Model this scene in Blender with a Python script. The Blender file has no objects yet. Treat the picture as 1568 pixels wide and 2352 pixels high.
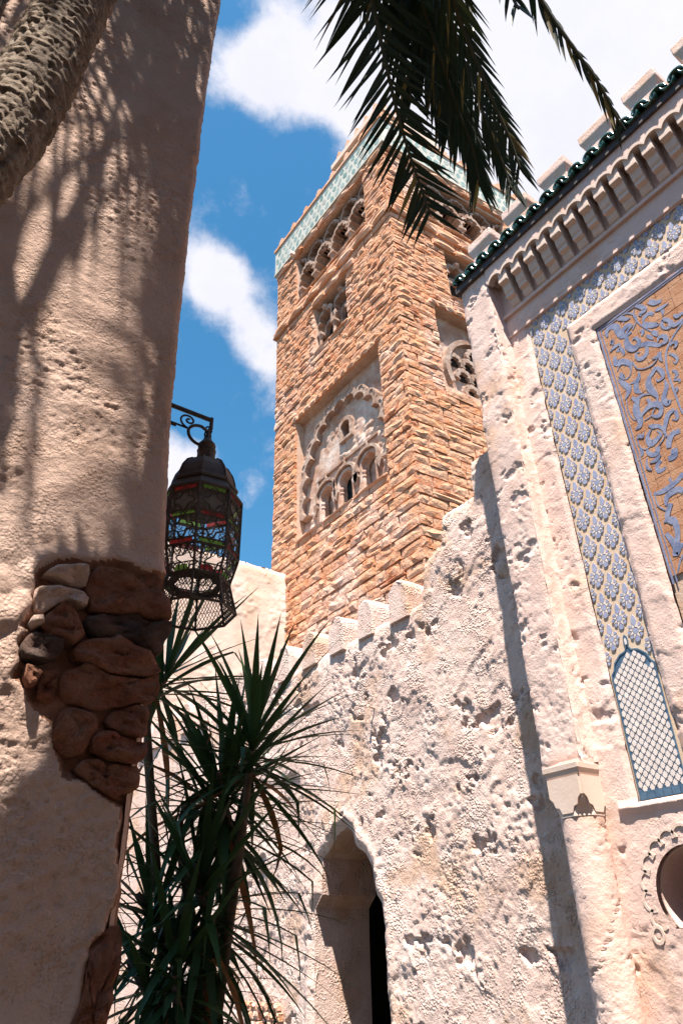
import bpy, bmesh, math, random
import numpy as np
from mathutils import Vector, Matrix
random.seed(7); RNG = np.random.default_rng(11)
PI = math.pi; R = math.radians
S = bpy.context.scene
COL = S.collection

# ------------------------------------------------------------------ camera
TH, PITCH, ROLL, FPX = R(36.81), 0.5493, -0.03626, 1648.5
EYE = 1.6
def cam_axes():
    right = Vector((math.cos(TH), -math.sin(TH), 0))
    fwd = Vector((math.sin(TH)*math.cos(PITCH), math.cos(TH)*math.cos(PITCH), math.sin(PITCH)))
    up = right.cross(fwd)
    c, s = math.cos(ROLL), math.sin(ROLL)
    return right*c + up*s, up*c - right*s, fwd
CR, CU, CF = cam_axes()
cam = bpy.data.cameras.new('camera'); cam_ob = bpy.data.objects.new('camera', cam); COL.objects.link(cam_ob)
cam.sensor_fit = 'VERTICAL'; cam.sensor_height = 36.0; cam.lens = FPX/2352*36.0
cam.clip_start = 0.05; cam.clip_end = 3000
cam_ob.matrix_world = Matrix(((CR.x, CU.x, -CF.x, 0), (CR.y, CU.y, -CF.y, 0), (CR.z, CU.z, -CF.z, EYE), (0, 0, 0, 1)))
S.camera = cam_ob
EYEV = Vector((0, 0, EYE))
def ray(px, py):                       # direction through a point of the 1568 x 2352 picture
    return (CF*FPX + CR*(px-784) - CU*(py-1176)).normalized()
def project(p):
    d = Vector(p)-EYEV; z = d.dot(CF)
    if z < 0.05: return None
    return 784+FPX*d.dot(CR)/z, 1176-FPX*d.dot(CU)/z
def in_frame(p, m=0):
    q = project(p)
    return q is not None and -m < q[0] < 1568+m and -m < q[1] < 2352+m

# ------------------------------------------------------------------ sky, sun, exposure
SUN_EL = R(67.5)
SUN_H = Vector((0.655, 0.755, 0)).normalized()       # the way the light travels over the ground
w = bpy.data.worlds.new('World'); S.world = w; w.use_nodes = True
WN, WL = w.node_tree.nodes, w.node_tree.links
WN.clear()
def wn(t, **k):
    n = WN.new(t)
    for a, b in k.items(): setattr(n, a, b)
    return n
wout = wn('ShaderNodeOutputWorld'); bg = wn('ShaderNodeBackground'); bg.inputs['Strength'].default_value = 0.065
sky = wn('ShaderNodeTexSky', sky_type='NISHITA'); sky.sun_disc = False
sky.sun_elevation = SUN_EL; sky.sun_rotation = math.atan2(-SUN_H.x, -SUN_H.y)
sky.air_density = 1.0; sky.dust_density = 0.4; sky.ozone_density = 1.5
tc = wn('ShaderNodeTexCoord')
nz = wn('ShaderNodeVectorMath', operation='NORMALIZE'); WL.new(tc.outputs['Generated'], nz.inputs[0])
def wmath(op, a, b=None, c=None, clamp=False):
    n = wn('ShaderNodeMath', operation=op); n.use_clamp = clamp
    for i, x in enumerate((a, b, c)):
        if x is None: continue
        if isinstance(x, (int, float)): n.inputs[i].default_value = x
        else: WL.new(x, n.inputs[i])
    return n.outputs[0]
# banks of cumulus, each a soft round mass on the sky dome: (picture direction, angular radius, weight)
BANKS = [(560, 150, .075, .75), (660, 190, .085, .8), (770, 170, .08, .7), (620, 60, .06, .5), (720, 40, .07, .6), (480, 620, .06, .75), (530, 690, .07, .85), (600, 790, .06, .7),
         (640, 870, .05, .45), (400, 1080, .065, .8), (470, 1060, .04, .35), (900, 60, .10, .7), (1010, 80, .14, .85), (1180, 300, .20, 1.0), (1350, 120, .2, .9), (1500, 40, .2, .9), (1090, 420, .12, .8), (850, 260, .07, .6),
         (1000, 240, .14, .7)]
HOLES = [(1240, 110, .05, .55), (1040, 350, .05, .9), (700, 75, .04, .4), (560, 60, .035, .35), (1160, 180, .04, .25)]
acc = None
def blob(px, py, r, wgt, sign):
    global acc
    d = ray(px, py)
    dn = wn('ShaderNodeVectorMath', operation='DISTANCE'); WL.new(nz.outputs[0], dn.inputs[0]); dn.inputs[1].default_value = d
    m = wn('ShaderNodeMapRange', interpolation_type='SMOOTHERSTEP'); WL.new(dn.outputs['Value'], m.inputs['Value'])
    m.inputs['From Min'].default_value = 0; m.inputs['From Max'].default_value = r*1.15
    m.inputs['To Min'].default_value = sign*wgt; m.inputs['To Max'].default_value = 0
    acc = m.outputs[0] if acc is None else wmath('ADD', acc, m.outputs[0])
for b in BANKS: blob(*b, 1)
for b in HOLES: blob(*b, -1)
def wnoise(scale, detail, rough, off=(0, 0, 0), dist=0.0):
    mp = wn('ShaderNodeMapping'); WL.new(nz.outputs[0], mp.inputs['Vector']); mp.inputs['Location'].default_value = off
    n = wn('ShaderNodeTexNoise'); WL.new(mp.outputs[0], n.inputs['Vector'])
    n.inputs['Scale'].default_value = scale; n.inputs['Detail'].default_value = detail; n.inputs['Roughness'].default_value = rough
    n.inputs['Distortion'].default_value = dist
    return n.outputs['Fac']
n1 = wnoise(8.0, 9, .66, (3, 1, 5), 0.0); n2 = wnoise(2.4, 3, .5, (9, 2, 4)); n3 = wnoise(26, 5, .6, (2, 7, 1))
c0 = wmath('ADD', acc, wmath('MULTIPLY', wmath('SUBTRACT', n1, .5), 1.7))
c0 = wmath('ADD', c0, wmath('MULTIPLY', wmath('SUBTRACT', n2, .52), .9))
c0 = wmath('ADD', c0, wmath('MULTIPLY', wmath('SUBTRACT', n3, .5), .5))
cm = wn('ShaderNodeMapRange', interpolation_type='SMOOTHSTEP'); WL.new(c0, cm.inputs['Value'])
cm.inputs['From Min'].default_value = .08; cm.inputs['From Max'].default_value = .80
hs = wn('ShaderNodeHueSaturation'); WL.new(sky.outputs[0], hs.inputs['Color'])
hs.inputs['Hue'].default_value = .485; hs.inputs['Saturation'].default_value = 1.3; hs.inputs['Value'].default_value = 1.1
shade = wn('ShaderNodeMix', data_type='RGBA'); WL.new(n1, shade.inputs[0])
shade.inputs[6].default_value = (4.1, 4.2, 4.9, 1); shade.inputs[7].default_value = (5.5, 5.4, 5.75, 1)
mixc = wn('ShaderNodeMix', data_type='RGBA'); WL.new(cm.outputs[0], mixc.inputs[0])
WL.new(hs.outputs[0], mixc.inputs[6]); WL.new(shade.outputs[2], mixc.inputs[7])
WL.new(mixc.outputs[2], bg.inputs['Color']); WL.new(bg.outputs[0], wout.inputs['Surface'])

sun = bpy.data.lights.new('sun', 'SUN'); sun.energy = 5.0; sun.angle = R(0.53); sun.color = (1.0, .91, .80)
sun_ob = bpy.data.objects.new('sun', sun); COL.objects.link(sun_ob)
SUND = (SUN_H*math.cos(SUN_EL) - Vector((0, 0, math.sin(SUN_EL)))).normalized()
sun_ob.rotation_euler = SUND.to_track_quat('-Z', 'Y').to_euler(); sun_ob.location = (-20, -20, 60)
S.view_settings.view_transform = 'Standard'; S.view_settings.look = 'None'
S.view_settings.exposure = 1.6; S.view_settings.gamma = 1.0; S.view_settings.use_curve_mapping = False
S.cycles.max_bounces = 8; S.cycles.diffuse_bounces = 4

# ------------------------------------------------------------------ noise
_P = RNG.permutation(4096)
def _h(ix, iy, s): return _P[(ix*73 + _P[(iy*31 + s*977) & 4095]) & 4095]/4096.0
def vnoise(x, y, s=0):
    x = np.asarray(x, float); y = np.asarray(y, float)
    ix = np.floor(x).astype(int); iy = np.floor(y).astype(int); fx = x-ix; fy = y-iy
    fx = fx*fx*fx*(fx*(fx*6-15)+10); fy = fy*fy*fy*(fy*(fy*6-15)+10)
    a, b = _h(ix, iy, s), _h(ix+1, iy, s); c, d = _h(ix, iy+1, s), _h(ix+1, iy+1, s)
    return (a*(1-fx)+b*fx)*(1-fy)+(c*(1-fx)+d*fx)*fy - .5
def fbm(x, y, s=0, o=4, g=.5):
    t = 0; a = 1.0
    for k in range(o):
        t = t + a*vnoise(np.asarray(x)*2**k+17*k, np.asarray(y)*2**k-9*k, s+k); a *= g
    return t
def sstep(a, b, x):
    t = np.clip((x-a)/(b-a), 0, 1); return t*t*(3-2*t)
def bumps(x, y, s=0):                  # rounded pebbles: inverted cell distance
    ix = np.floor(x).astype(int); iy = np.floor(y).astype(int); best = np.full(np.shape(x), 9.0)
    for i in (-1, 0, 1):
        for j in (-1, 0, 1):
            cx = ix+i+_h(ix+i, iy+j, s); cy = iy+j+_h(ix+i, iy+j, s+5)
            best = np.minimum(best, (x-cx)**2+(y-cy)**2)
    return np.clip(1-best*1.7, 0, 1)

# ------------------------------------------------------------------ materials
def mat(name, base, rough=.85, spec=.3, vary=None, vscale=3.0, vary2=None, v2scale=.8, v2amt=.5, bump=0.0, bscale=40.0, bump2=0.0, b2scale=8.0,
        island=None, pits=0.0, pscale=30.0, trans=0.0, coat=0.0, streak=None):
    m = bpy.data.materials.new(name); m.use_nodes = True
    N, L = m.node_tree.nodes, m.node_tree.links
    b = N['Principled BSDF']; b.inputs['Roughness'].default_value = rough; b.inputs['Specular IOR Level'].default_value = spec
    g = N.new('ShaderNodeNewGeometry'); col = None
    def noise(scale, detail=5, rg=.6, vec=None):
        n = N.new('ShaderNodeTexNoise'); L.new(vec or g.outputs['Position'], n.inputs['Vector'])
        n.inputs['Scale'].default_value = scale; n.inputs['Detail'].default_value = detail; n.inputs['Roughness'].default_value = rg
        return n.outputs['Fac']
    def ramp(src, a, c):
        r = N.new('ShaderNodeMapRange'); r.interpolation_type = 'SMOOTHSTEP'; L.new(src, r.inputs['Value'])
        r.inputs['From Min'].default_value = a; r.inputs['From Max'].default_value = c; return r.outputs[0]
    def mix(fac, A, B):
        x = N.new('ShaderNodeMix'); x.data_type = 'RGBA'
        L.new(fac, x.inputs[0])
        for i, q in ((6, A), (7, B)):
            if isinstance(q, tuple): x.inputs[i].default_value = (*q, 1)
            else: L.new(q, x.inputs[i])
        return x.outputs[2]
    col = base
    if island:
        oi = N.new('ShaderNodeObjectInfo')
        ad = N.new('ShaderNodeMath'); ad.operation = 'ADD'; L.new(oi.outputs['Random'], ad.inputs[0]); L.new(g.outputs['Random Per Island'], ad.inputs[1])
        fr = N.new('ShaderNodeMath'); fr.operation = 'FRACT'; L.new(ad.outputs[0], fr.inputs[0])
        cr = N.new('ShaderNodeValToRGB'); L.new(fr.outputs[0], cr.inputs[0])
        e = cr.color_ramp; e.interpolation = 'LINEAR'
        while len(e.elements) < len(island): e.elements.new(.5)
        for i, c in enumerate(island):
            e.elements[i].position = i/(len(island)-1); e.elements[i].color = (*c, 1)
        col = cr.outputs[0]
    if vary: col = mix(ramp(noise(vscale), .35, .68), col, vary)
    if streak:
        mp = N.new('ShaderNodeMapping'); L.new(g.outputs['Position'], mp.inputs['Vector']); mp.inputs['Scale'].default_value = (5, 5, .35)
        col = mix(ramp(noise(1.6, 5, .65, mp.outputs[0]), .52, .72), col, streak)
    if vary2:
        f = ramp(noise(v2scale, 6, .65), .5, .66)
        mm = N.new('ShaderNodeMath'); mm.operation = 'MULTIPLY'; L.new(f, mm.inputs[0]); mm.inputs[1].default_value = v2amt
        col = mix(mm.outputs[0], col, vary2)
    if isinstance(col, tuple): b.inputs['Base Color'].default_value = (*col, 1)
    else: L.new(col, b.inputs['Base Color'])
    last = None
    def addbump(h, strength, dist):
        nonlocal last
        bp = N.new('ShaderNodeBump'); bp.inputs['Strength'].default_value = min(1, strength); bp.inputs['Distance'].default_value = dist
        L.new(h, bp.inputs['Height'])
        if last: L.new(last, bp.inputs['Normal'])
        last = bp.outputs[0]
    if bump2: addbump(noise(b2scale, 5), bump2, .06)
    if bump: addbump(noise(bscale, 6, .7), bump, .014)
    if pits:
        v = N.new('ShaderNodeTexVoronoi'); L.new(g.outputs['Position'], v.inputs['Vector']); v.inputs['Scale'].default_value = pscale
        h = ramp(v.outputs['Distance'], .75, .1); k = ramp(noise(pscale*.075, 6, .7), .47, .6)
        mx = N.new('ShaderNodeMath'); mx.operation = 'MULTIPLY'; L.new(h, mx.inputs[0]); L.new(k, mx.inputs[1])
        addbump(mx.outputs[0], pits, .022)
    if last: L.new(last, b.inputs['Normal'])
    if trans:
        tb = N.new('ShaderNodeBsdfTranslucent'); ms = N.new('ShaderNodeMixShader'); ms.inputs[0].default_value = trans
        if isinstance(col, tuple): tb.inputs[0].default_value = (*col, 1)
        else: L.new(col, tb.inputs[0])
        L.new(b.outputs[0], ms.inputs[1]); L.new(tb.outputs[0], ms.inputs[2]); L.new(ms.outputs[0], N['Material Output'].inputs['Surface'])
    if coat: b.inputs['Coat Weight'].default_value = coat; b.inputs['Coat Roughness'].default_value = .12
    return m
M = {}
M['stucco'] = mat('rough_stucco', (.63, .46, .405), .92, .15, (.66, .515, .465), 2.2, (.52, .34, .245), 1.2, .85, bump=1.0, bscale=42, bump2=.3, b2scale=12, pits=.75, pscale=38)
M['facade'] = mat('smooth_stucco', (.64, .46, .405), .9, .2, (.67, .515, .465), 1.7, (.56, .355, .25), .9, .8, bump=.45, bscale=45, bump2=.2, b2scale=7, pits=.12, pscale=50)
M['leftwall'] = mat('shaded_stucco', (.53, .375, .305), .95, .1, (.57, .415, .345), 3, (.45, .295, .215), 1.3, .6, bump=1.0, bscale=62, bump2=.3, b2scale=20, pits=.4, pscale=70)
M['backwall'] = mat('pale_stucco', (.62, .485, .42), .92, .15, (.63, .50, .42), 1.2, (.55, .38, .28), .7, .6, bump=.4, bscale=30, bump2=.3, b2scale=5)
M['brick'] = mat('sandstone_brick', (.5, .25, .13), .92, .1, (.57, .33, .22), 4, (.68, .51, .44), .36, .72, bump=1.0, bscale=16, bump2=1.0, b2scale=7,
                 island=[(.50, .205, .10), (.58, .29, .155), (.52, .225, .12), (.59, .33, .21), (.46, .17, .085), (.55, .25, .125)])
M['mortar'] = mat('mortar', (.46, .30, .22), .95, .1, (.54, .40, .32), 4, bump=.6, bscale=30)
M['trimstone'] = mat('trim_stone', (.56, .27, .15), .9, .15, (.60, .36, .25), 3, (.66, .5, .43), .6, .5, bump=.6, bscale=26, bump2=.4, b2scale=5,
                     island=[(.56, .25, .13), (.58, .31, .18), (.52, .22, .11)])
M['carved'] = mat('weathered_carving', (.29, .185, .14), .92, .12, (.42, .32, .27), 3.2, (.22, .115, .075), 1.4, .6, bump=.6, bscale=18, bump2=.5, b2scale=5, streak=(.42, .34, .30))
M['panelplaster'] = mat('stained_plaster', (.48, .36, .30), .92, .12, (.36, .20, .14), 1.6, (.60, .51, .47), 1.1, .8, bump=.6, bscale=14, bump2=.4, b2scale=4, streak=(.34, .18, .11))
M['carved_shade'] = mat('shadowed_carving', (.19, .115, .085), .95, .1, (.28, .19, .15), 3.2, (.15, .08, .055), 1.4, .6, bump=.6, bscale=18, bump2=.5, b2scale=5)  # darker copy of the carving, recess shade put into the colour
M['dark'] = mat('near_black', (.03, .022, .018), .9, .1)  # near-black, the darkness inside openings is put into the colour
M['glassdark'] = mat('dark_window_glass', (.02, .035, .04), .15, .5)
M['zellige'] = mat('zellige_green', (.2, .4, .38), .45, .4, (.34, .40, .37), 6, island=[(.08, .19, .17), (.16, .28, .26), (.24, .34, .32), (.05, .15, .13), (.30, .37, .35), (.36, .33, .28)])
M['zellige_bed'] = mat('zellige_strapwork', (.50, .50, .46), .7, .3, (.43, .42, .37), 3)
M['blue'] = mat('blue_glaze', (.20, .24, .42), .5, .45, (.33, .35, .47), 25, (.17, .20, .34), 9, .6, island=[(.24, .265, .40), (.31, .33, .45), (.26, .285, .42), (.20, .225, .36)], bump=.15, bscale=60)
M['scrollblue'] = mat('grey_blue_glaze', (.16, .18, .29), .5, .4, (.24, .26, .37), 22, (.10, .125, .23), 7, .8, bump=.2, bscale=60)
M['bluedeep'] = mat('deep_blue_glaze', (.055, .105, .17), .4, .45, (.08, .14, .21), 25, island=[(.05, .095, .16), (.075, .13, .20), (.045, .085, .15)])
M['whitetile'] = mat('white_tile', (.68, .61, .585), .45, .4, (.6, .53, .5), 20, island=[(.70, .63, .60), (.64, .57, .54), (.72, .66, .63)])
M['tilebed'] = mat('tile_bed', (.56, .42, .31), .8, .25, (.60, .47, .36), 4, (.53, .34, .20), 2, .6, bump=.2, bscale=60)
M['terra'] = mat('terracotta_tile', (.40, .19, .10), .8, .2, (.44, .25, .155), 14, (.33, .135, .065), 5, .7, island=[(.39, .185, .10), (.43, .225, .13), (.35, .155, .08), (.41, .205, .115)], bump=.4, bscale=50)
M['roofgreen'] = mat('green_glaze', (.012, .06, .036), .22, .6, (.02, .085, .05), 12, (.03, .05, .03), 5, .5, island=[(.01, .055, .033), (.018, .08, .05), (.012, .05, .035)], bump=.3, bscale=30, coat=.4)
M['darkwood'] = mat('dark_board', (.05, .042, .045), .7, .3, (.075, .06, .055), 9)
M['capital'] = mat('capital_stone', (.59, .455, .385), .85, .2, (.62, .495, .43), 4, bump=.2, bscale=50)
M['redstone'] = mat('red_sandstone', (.26, .10, .06), .97, .05, (.30, .16, .11), 11, (.14, .06, .04), 6, .7, bump=1.0, bscale=55, bump2=1.0, b2scale=18, island=[(.25, .09, .055), (.28, .12, .075), (.21, .08, .05)])
M['darkstone'] = mat('dark_slate', (.075, .055, .05), .95, .1, (.12, .075, .06), 11, bump=.9, bscale=50, bump2=.6, b2scale=14)
M['mortarred'] = mat('red_mortar', (.28, .14, .09), .97, .1, (.34, .19, .13), 8, bump=.9, bscale=70, bump2=.5, b2scale=16)
M['iron'] = mat('black_iron', (.02, .018, .017), .55, .5, (.05, .03, .02), 30, bump=.3, bscale=120)
M['bronze'] = mat('tarnished_metal', (.05, .044, .036), .6, .4, (.08, .06, .045), 25, bump=.35, bscale=110)
M['paneclear'] = mat('clear_glass', (.80, .82, .86), .1, .5, trans=.5)
_t = M['paneclear'].node_tree; _o = _t.nodes['Material Output']; _s = _o.inputs['Surface'].links[0].from_socket
_x = _t.nodes.new('ShaderNodeMixShader'); _x.inputs[0].default_value = .8; _tr = _t.nodes.new('ShaderNodeBsdfTransparent'); _t.links.new(_s, _x.inputs[1]); _t.links.new(_tr.outputs[0], _x.inputs[2]); _t.links.new(_x.outputs[0], _o.inputs['Surface'])
M['panegreen'] = mat('green_glass', (.25, .62, .10), .3, .5, (.45, .80, .2), 60, trans=.85)
M['panered'] = mat('red_glass', (.62, .05, .06), .3, .5, (.75, .12, .12), 60, trans=.85)
M['leaf'] = mat('dracaena_leaf', (.03, .065, .022), .5, .25, island=[(.020, .058, .022), (.034, .085, .028), (.026, .068, .026), (.05, .10, .026)], trans=.15)
M['leafdry'] = mat('dry_leaf', (.22, .10, .045), .7, .2, (.28, .15, .06), 10, trans=.2)
M['palmleaf'] = mat('palm_leaflet', (.02, .04, .017), .45, .3, (.014, .03, .014), 4, island=[(.012, .028, .013), (.02, .04, .016), (.015, .033, .015), (.034, .044, .014)], trans=.06)
M['palmdry'] = mat('yellow_palm_leaflet', (.20, .16, .045), .6, .3, (.14, .10, .035), 7, trans=.2)
M['rachis'] = mat('palm_rachis', (.035, .04, .016), .6, .3, (.06, .05, .02), 8)
M['stem'] = mat('grey_stem', (.15, .115, .09), .85, .2, (.09, .07, .055), 14, bump=.5, bscale=60)
M['trunk'] = mat('palm_bark', (.26, .20, .15), .92, .15, (.16, .115, .085), 14, (.33, .27, .215), 30, .8, bump=.9, bscale=75, bump2=.5, b2scale=24)
M['paving'] = mat('paving', (.065, .052, .04), .95, .15, (.045, .04, .03), 1.5, bump=.4, bscale=12)

# ------------------------------------------------------------------ mesh helpers
class Fr:                                # a wall's frame: u along it, z up, d out of it
    def __init__(s, o, u, n): s.o, s.u, s.n = Vector(o), Vector(u).normalized(), Vector(n).normalized()
    def __call__(s, u, z, d=0.0):
        return (s.o.x+s.u.x*u+s.n.x*d, s.o.y+s.u.y*u+s.n.y*d, s.o.z+z)
    def arr(s, U, Z, D):
        return np.stack([s.o.x+s.u.x*U+s.n.x*D, s.o.y+s.u.y*U+s.n.y*D, s.o.z+Z+0*U], -1)
    def mtx(s, u, z, d, su=1, sz=1, sd=1, roll=0.0):
        c, k = math.cos(roll), math.sin(roll)
        a = s.u*c + Vector((0, 0, 1))*k; b = Vector((0, 0, 1))*c - s.u*k
        p = Vector(s(u, z, d)); m = Matrix.Identity(4)
        for i in range(3):
            m[i][0] = a[i]*su; m[i][1] = b[i]*sz; m[i][2] = s.n[i]*sd; m[i][3] = p[i]
        return m
class MB:
    def __init__(s): s.v, s.f, s.m = [], [], []
    def add(s, vs, fs, mi=0):
        o = len(s.v); s.v += [tuple(p) for p in vs]; s.f += [tuple(i+o for i in f) for f in fs]; s.m += [mi]*len(fs)
    def prism(s, P, pts, d0, d1, mi=0, back=False):
        n = len(pts)
        vs = [P(u, z, d1) for u, z in pts]+[P(u, z, d0) for u, z in pts]
        fs = [tuple(range(n))]+[(i, i+n, (i+1) % n+n, (i+1) % n) for i in range(n)]
        if back: fs.append(tuple(range(2*n-1, n-1, -1)))
        s.add(vs, fs, mi)
    def box(s, P, u0, u1, z0, z1, d0, d1, mi=0): s.prism(P, [(u0, z0), (u1, z0), (u1, z1), (u0, z1)], d0, d1, mi, True)
    def band(s, P, inner, outer, d0, d1, mi=0, closed=False):
        n = len(inner); vs = []
        for (a, b) in zip(inner, outer): vs += [P(a[0], a[1], d1), P(b[0], b[1], d1), P(a[0], a[1], d0), P(b[0], b[1], d0)]
        fs = []
        for i in range(n if closed else n-1):
            a, b = 4*i, 4*((i+1) % n)
            fs += [(a, b, b+1, a+1), (a, a+2, b+2, b), (a+1, b+1, b+3, a+3)]
        if not closed: fs += [(0, 1, 3, 2), (4*n-4, 4*n-2, 4*n-1, 4*n-3)]
        s.add(vs, fs, mi)
    def tube(s, pts, rad, n=8, mi=0, cap=True):
        pts = [Vector(p) for p in pts]; k = len(pts)
        if not isinstance(rad, (list, tuple)): rad = [rad]*k
        vs = []; ref = Vector((.31, .2, .93))
        for i, p in enumerate(pts):
            t = (pts[min(i+1, k-1)]-pts[max(i-1, 0)]).normalized()
            a = t.cross(ref)
            if a.length < .05: a = t.cross(Vector((1, 0, 0)))
            a.normalize(); b = t.cross(a); ref = ref if abs(t.dot(ref)) < .95 else Vector((1, .1, 0))
            for j in range(n):
                q = 2*PI*j/n; vs.append(p+(a*math.cos(q)+b*math.sin(q))*rad[i])
        fs = [(i*n+j, i*n+(j+1) % n, (i+1)*n+(j+1) % n, (i+1)*n+j) for i in range(k-1) for j in range(n)]
        if cap: fs += [tuple(range(n-1, -1, -1)), tuple(range((k-1)*n, k*n))]
        s.add(vs, fs, mi)
    def lathe(s, c, prof, n=16, mi=0, ph=0.0):
        vs = []
        for r, z in prof:
            for j in range(n):
                q = 2*PI*j/n+ph; vs.append((c[0]+r*math.cos(q), c[1]+r*math.sin(q), c[2]+z))
        k = len(prof)
        fs = [(i*n+j, i*n+(j+1) % n, (i+1)*n+(j+1) % n, (i+1)*n+j) for i in range(k-1) for j in range(n)]
        fs += [tuple(range(n-1, -1, -1)), tuple(range((k-1)*n, k*n))]
        s.add(vs, fs, mi)
OFF = {}
def tagd(o, label=None, cat=None, group=None, kind=None):
    for k, x in (('label', label), ('category', cat), ('group', group), ('kind', kind)):
        if x: o[k] = x
    return o
def root(name, loc, label, cat, group=None):
    o = bpy.data.objects.new(name, None); COL.objects.link(o); o.location = loc; OFF[o] = Vector(loc)
    o.empty_display_size = .2
    return tagd(o, label, cat, group)
def meshdata(name, v, f, mats, mi=None, smooth=False, recalc=False):
    me = bpy.data.meshes.new(name); me.from_pydata(v, [], f)
    for m in mats: me.materials.append(m)
    if mi is not None and len(mats) > 1: me.polygons.foreach_set('material_index', np.asarray(mi, dtype=np.int32))
    if smooth: me.polygons.foreach_set('use_smooth', np.ones(len(me.polygons), dtype=bool))
    if recalc:
        bm = bmesh.new(); bm.from_mesh(me); bmesh.ops.recalc_face_normals(bm, faces=bm.faces); bm.to_mesh(me); bm.free()
    me.update(); return me
def part(name, mb, mats, parent=None, smooth=False, kind=None, label=None, recalc=True):
    if not isinstance(mats, (list, tuple)): mats = [mats]
    off = OFF.get(parent, Vector((0, 0, 0)))
    v = np.asarray(mb.v, float)-np.asarray(off)
    me = meshdata(name, v.tolist(), mb.f, mats, mb.m, smooth, recalc)
    o = bpy.data.objects.new(name, me); COL.objects.link(o); o.parent = parent; OFF[o] = off
    return tagd(o, label, kind=kind)
def inst(name, me, mtx, parent, kind=None):
    o = bpy.data.objects.new(name, me); COL.objects.link(o); o.parent = parent
    off = OFF.get(parent, Vector((0, 0, 0)))
    o.matrix_local = Matrix.Translation(-off) @ mtx; OFF[o] = off
    if kind: o['kind'] = kind
    return o
def bevel(o, wd=.01, seg=2):
    b = o.modifiers.new('edge', 'BEVEL'); b.width = wd; b.segments = seg; b.limit_method = 'ANGLE'; b.angle_limit = R(40); return o

def poly_sdf(poly, U, Z):                # signed distance, negative inside
    poly = np.asarray(poly, float); a = poly; b = np.roll(poly, -1, 0)
    best = np.full(U.shape, 1e9); inside = np.zeros(U.shape, bool)
    for (ax, ay), (bx, by) in zip(a, b):
        ex, ey = bx-ax, by-ay; wx, wy = U-ax, Z-ay
        t = np.clip((wx*ex+wy*ey)/(ex*ex+ey*ey+1e-12), 0, 1)
        best = np.minimum(best, np.hypot(wx-ex*t, wy-ey*t))
        c = ((ay > Z) != (by > Z)) & (U < (bx-ax)*(Z-ay)/(by-ay+1e-12)+ax); inside ^= c
    return np.where(inside, -best, best)
def surface(name, fr, u0, u1, z0, z1, res, disp, mats, parent, keep=None, mfun=None, smooth=True, kind=None):
    """a displaced wall face; keep(U,Z) > 0 is kept and its rim is snapped to the outline"""
    nu = max(2, int((u1-u0)/res)+1); nz_ = max(2, int((z1-z0)/res)+1)
    U, Z = np.meshgrid(np.linspace(u0, u1, nu), np.linspace(z0, z1, nz_))
    if keep is not None:
        s = keep(U, Z); e = res*.5
        gx = (keep(U+e, Z)-keep(U-e, Z))/(2*e); gz = (keep(U, Z+e)-keep(U, Z-e))/(2*e); gl = np.hypot(gx, gz)+1e-9
        near = np.abs(s) < res*.72
        sc = (U+U.mean()*0)
        U = np.where(near, U-s*gx/gl, U); Z = np.where(near, Z-s*gz/gl, Z)
    D = disp(U, Z)
    V = fr.arr(U, Z, D).reshape(-1, 3)-np.asarray(OFF.get(parent, Vector((0, 0, 0))))
    I = np.arange(nu*nz_).reshape(nz_, nu)
    F = np.stack([I[:-1, :-1], I[:-1, 1:], I[1:, 1:], I[1:, :-1]], -1).reshape(-1, 4)
    cu = (U[:-1, :-1]+U[1:, 1:]+U[:-1, 1:]+U[1:, :-1])/4; cz = (Z[:-1, :-1]+Z[1:, 1:]+Z[:-1, 1:]+Z[1:, :-1])/4
    if keep is not None: F = F[(keep(cu, cz) > 0).reshape(-1)]; km = (keep(cu, cz) > 0).reshape(-1)
    mi = None
    if mfun is not None:
        mi = mfun(cu, cz).astype(np.int32).reshape(-1)
        if keep is not None: mi = mi[km]
    used = np.unique(F); remap = np.full(len(V), -1); remap[used] = np.arange(len(used)); V = V[used]; F = remap[F]
    me = bpy.data.meshes.new(name)
    me.vertices.add(len(V)); me.vertices.foreach_set('co', V.astype(np.float32).ravel())
    me.loops.add(F.size); me.loops.foreach_set('vertex_index', F.astype(np.int32).ravel())
    me.polygons.add(len(F)); me.polygons.foreach_set('loop_start', np.arange(0, F.size, 4, dtype=np.int32))
    for m in (mats if isinstance(mats, (list, tuple)) else [mats]): me.materials.append(m)
    if mi is not None: me.polygons.foreach_set('material_index', mi)
    me.polygons.foreach_set('use_smooth', np.full(len(F), smooth)); me.update(calc_edges=True); me.validate()
    o = bpy.data.objects.new(name, me); COL.objects.link(o); o.parent = parent; OFF[o] = OFF.get(parent, Vector((0, 0, 0)))
    if kind: o['kind'] = kind
    return o
def arcpts(cu, cz, ru, rz, a0, a1, n): return [(cu+ru*math.cos(a0+(a1-a0)*i/n), cz+rz*math.sin(a0+(a1-a0)*i/n)) for i in range(n+1)]
def lobed(cu, cz, ru, rz, a0, a1, lobes, k=6, bulge=1.0):
    """scalloped line along an elliptical arc, lobes swelling outward"""
    pts = []
    for i in range(lobes):
        b0 = a0+(a1-a0)*i/lobes; b1 = a0+(a1-a0)*(i+1)/lobes
        p0 = (cu+ru*math.cos(b0), cz+rz*math.sin(b0)); p1 = (cu+ru*math.cos(b1), cz+rz*math.sin(b1))
        mx, mz = (p0[0]+p1[0])/2, (p0[1]+p1[1])/2; hx, hz = (p1[0]-p0[0])/2, (p1[1]-p0[1])/2
        nx, nzv = hz, -hx
        if nx*(mx-cu)+nzv*(mz-cz) < 0: nx, nzv = -nx, -nzv
        for j in range(k):
            q = PI*j/k; pts.append((mx-hx*math.cos(q)+nx*math.sin(q)*bulge, mz-hz*math.cos(q)+nzv*math.sin(q)*bulge))
    pts.append((cu+ru*math.cos(a1), cz+rz*math.sin(a1)))
    return pts
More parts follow.
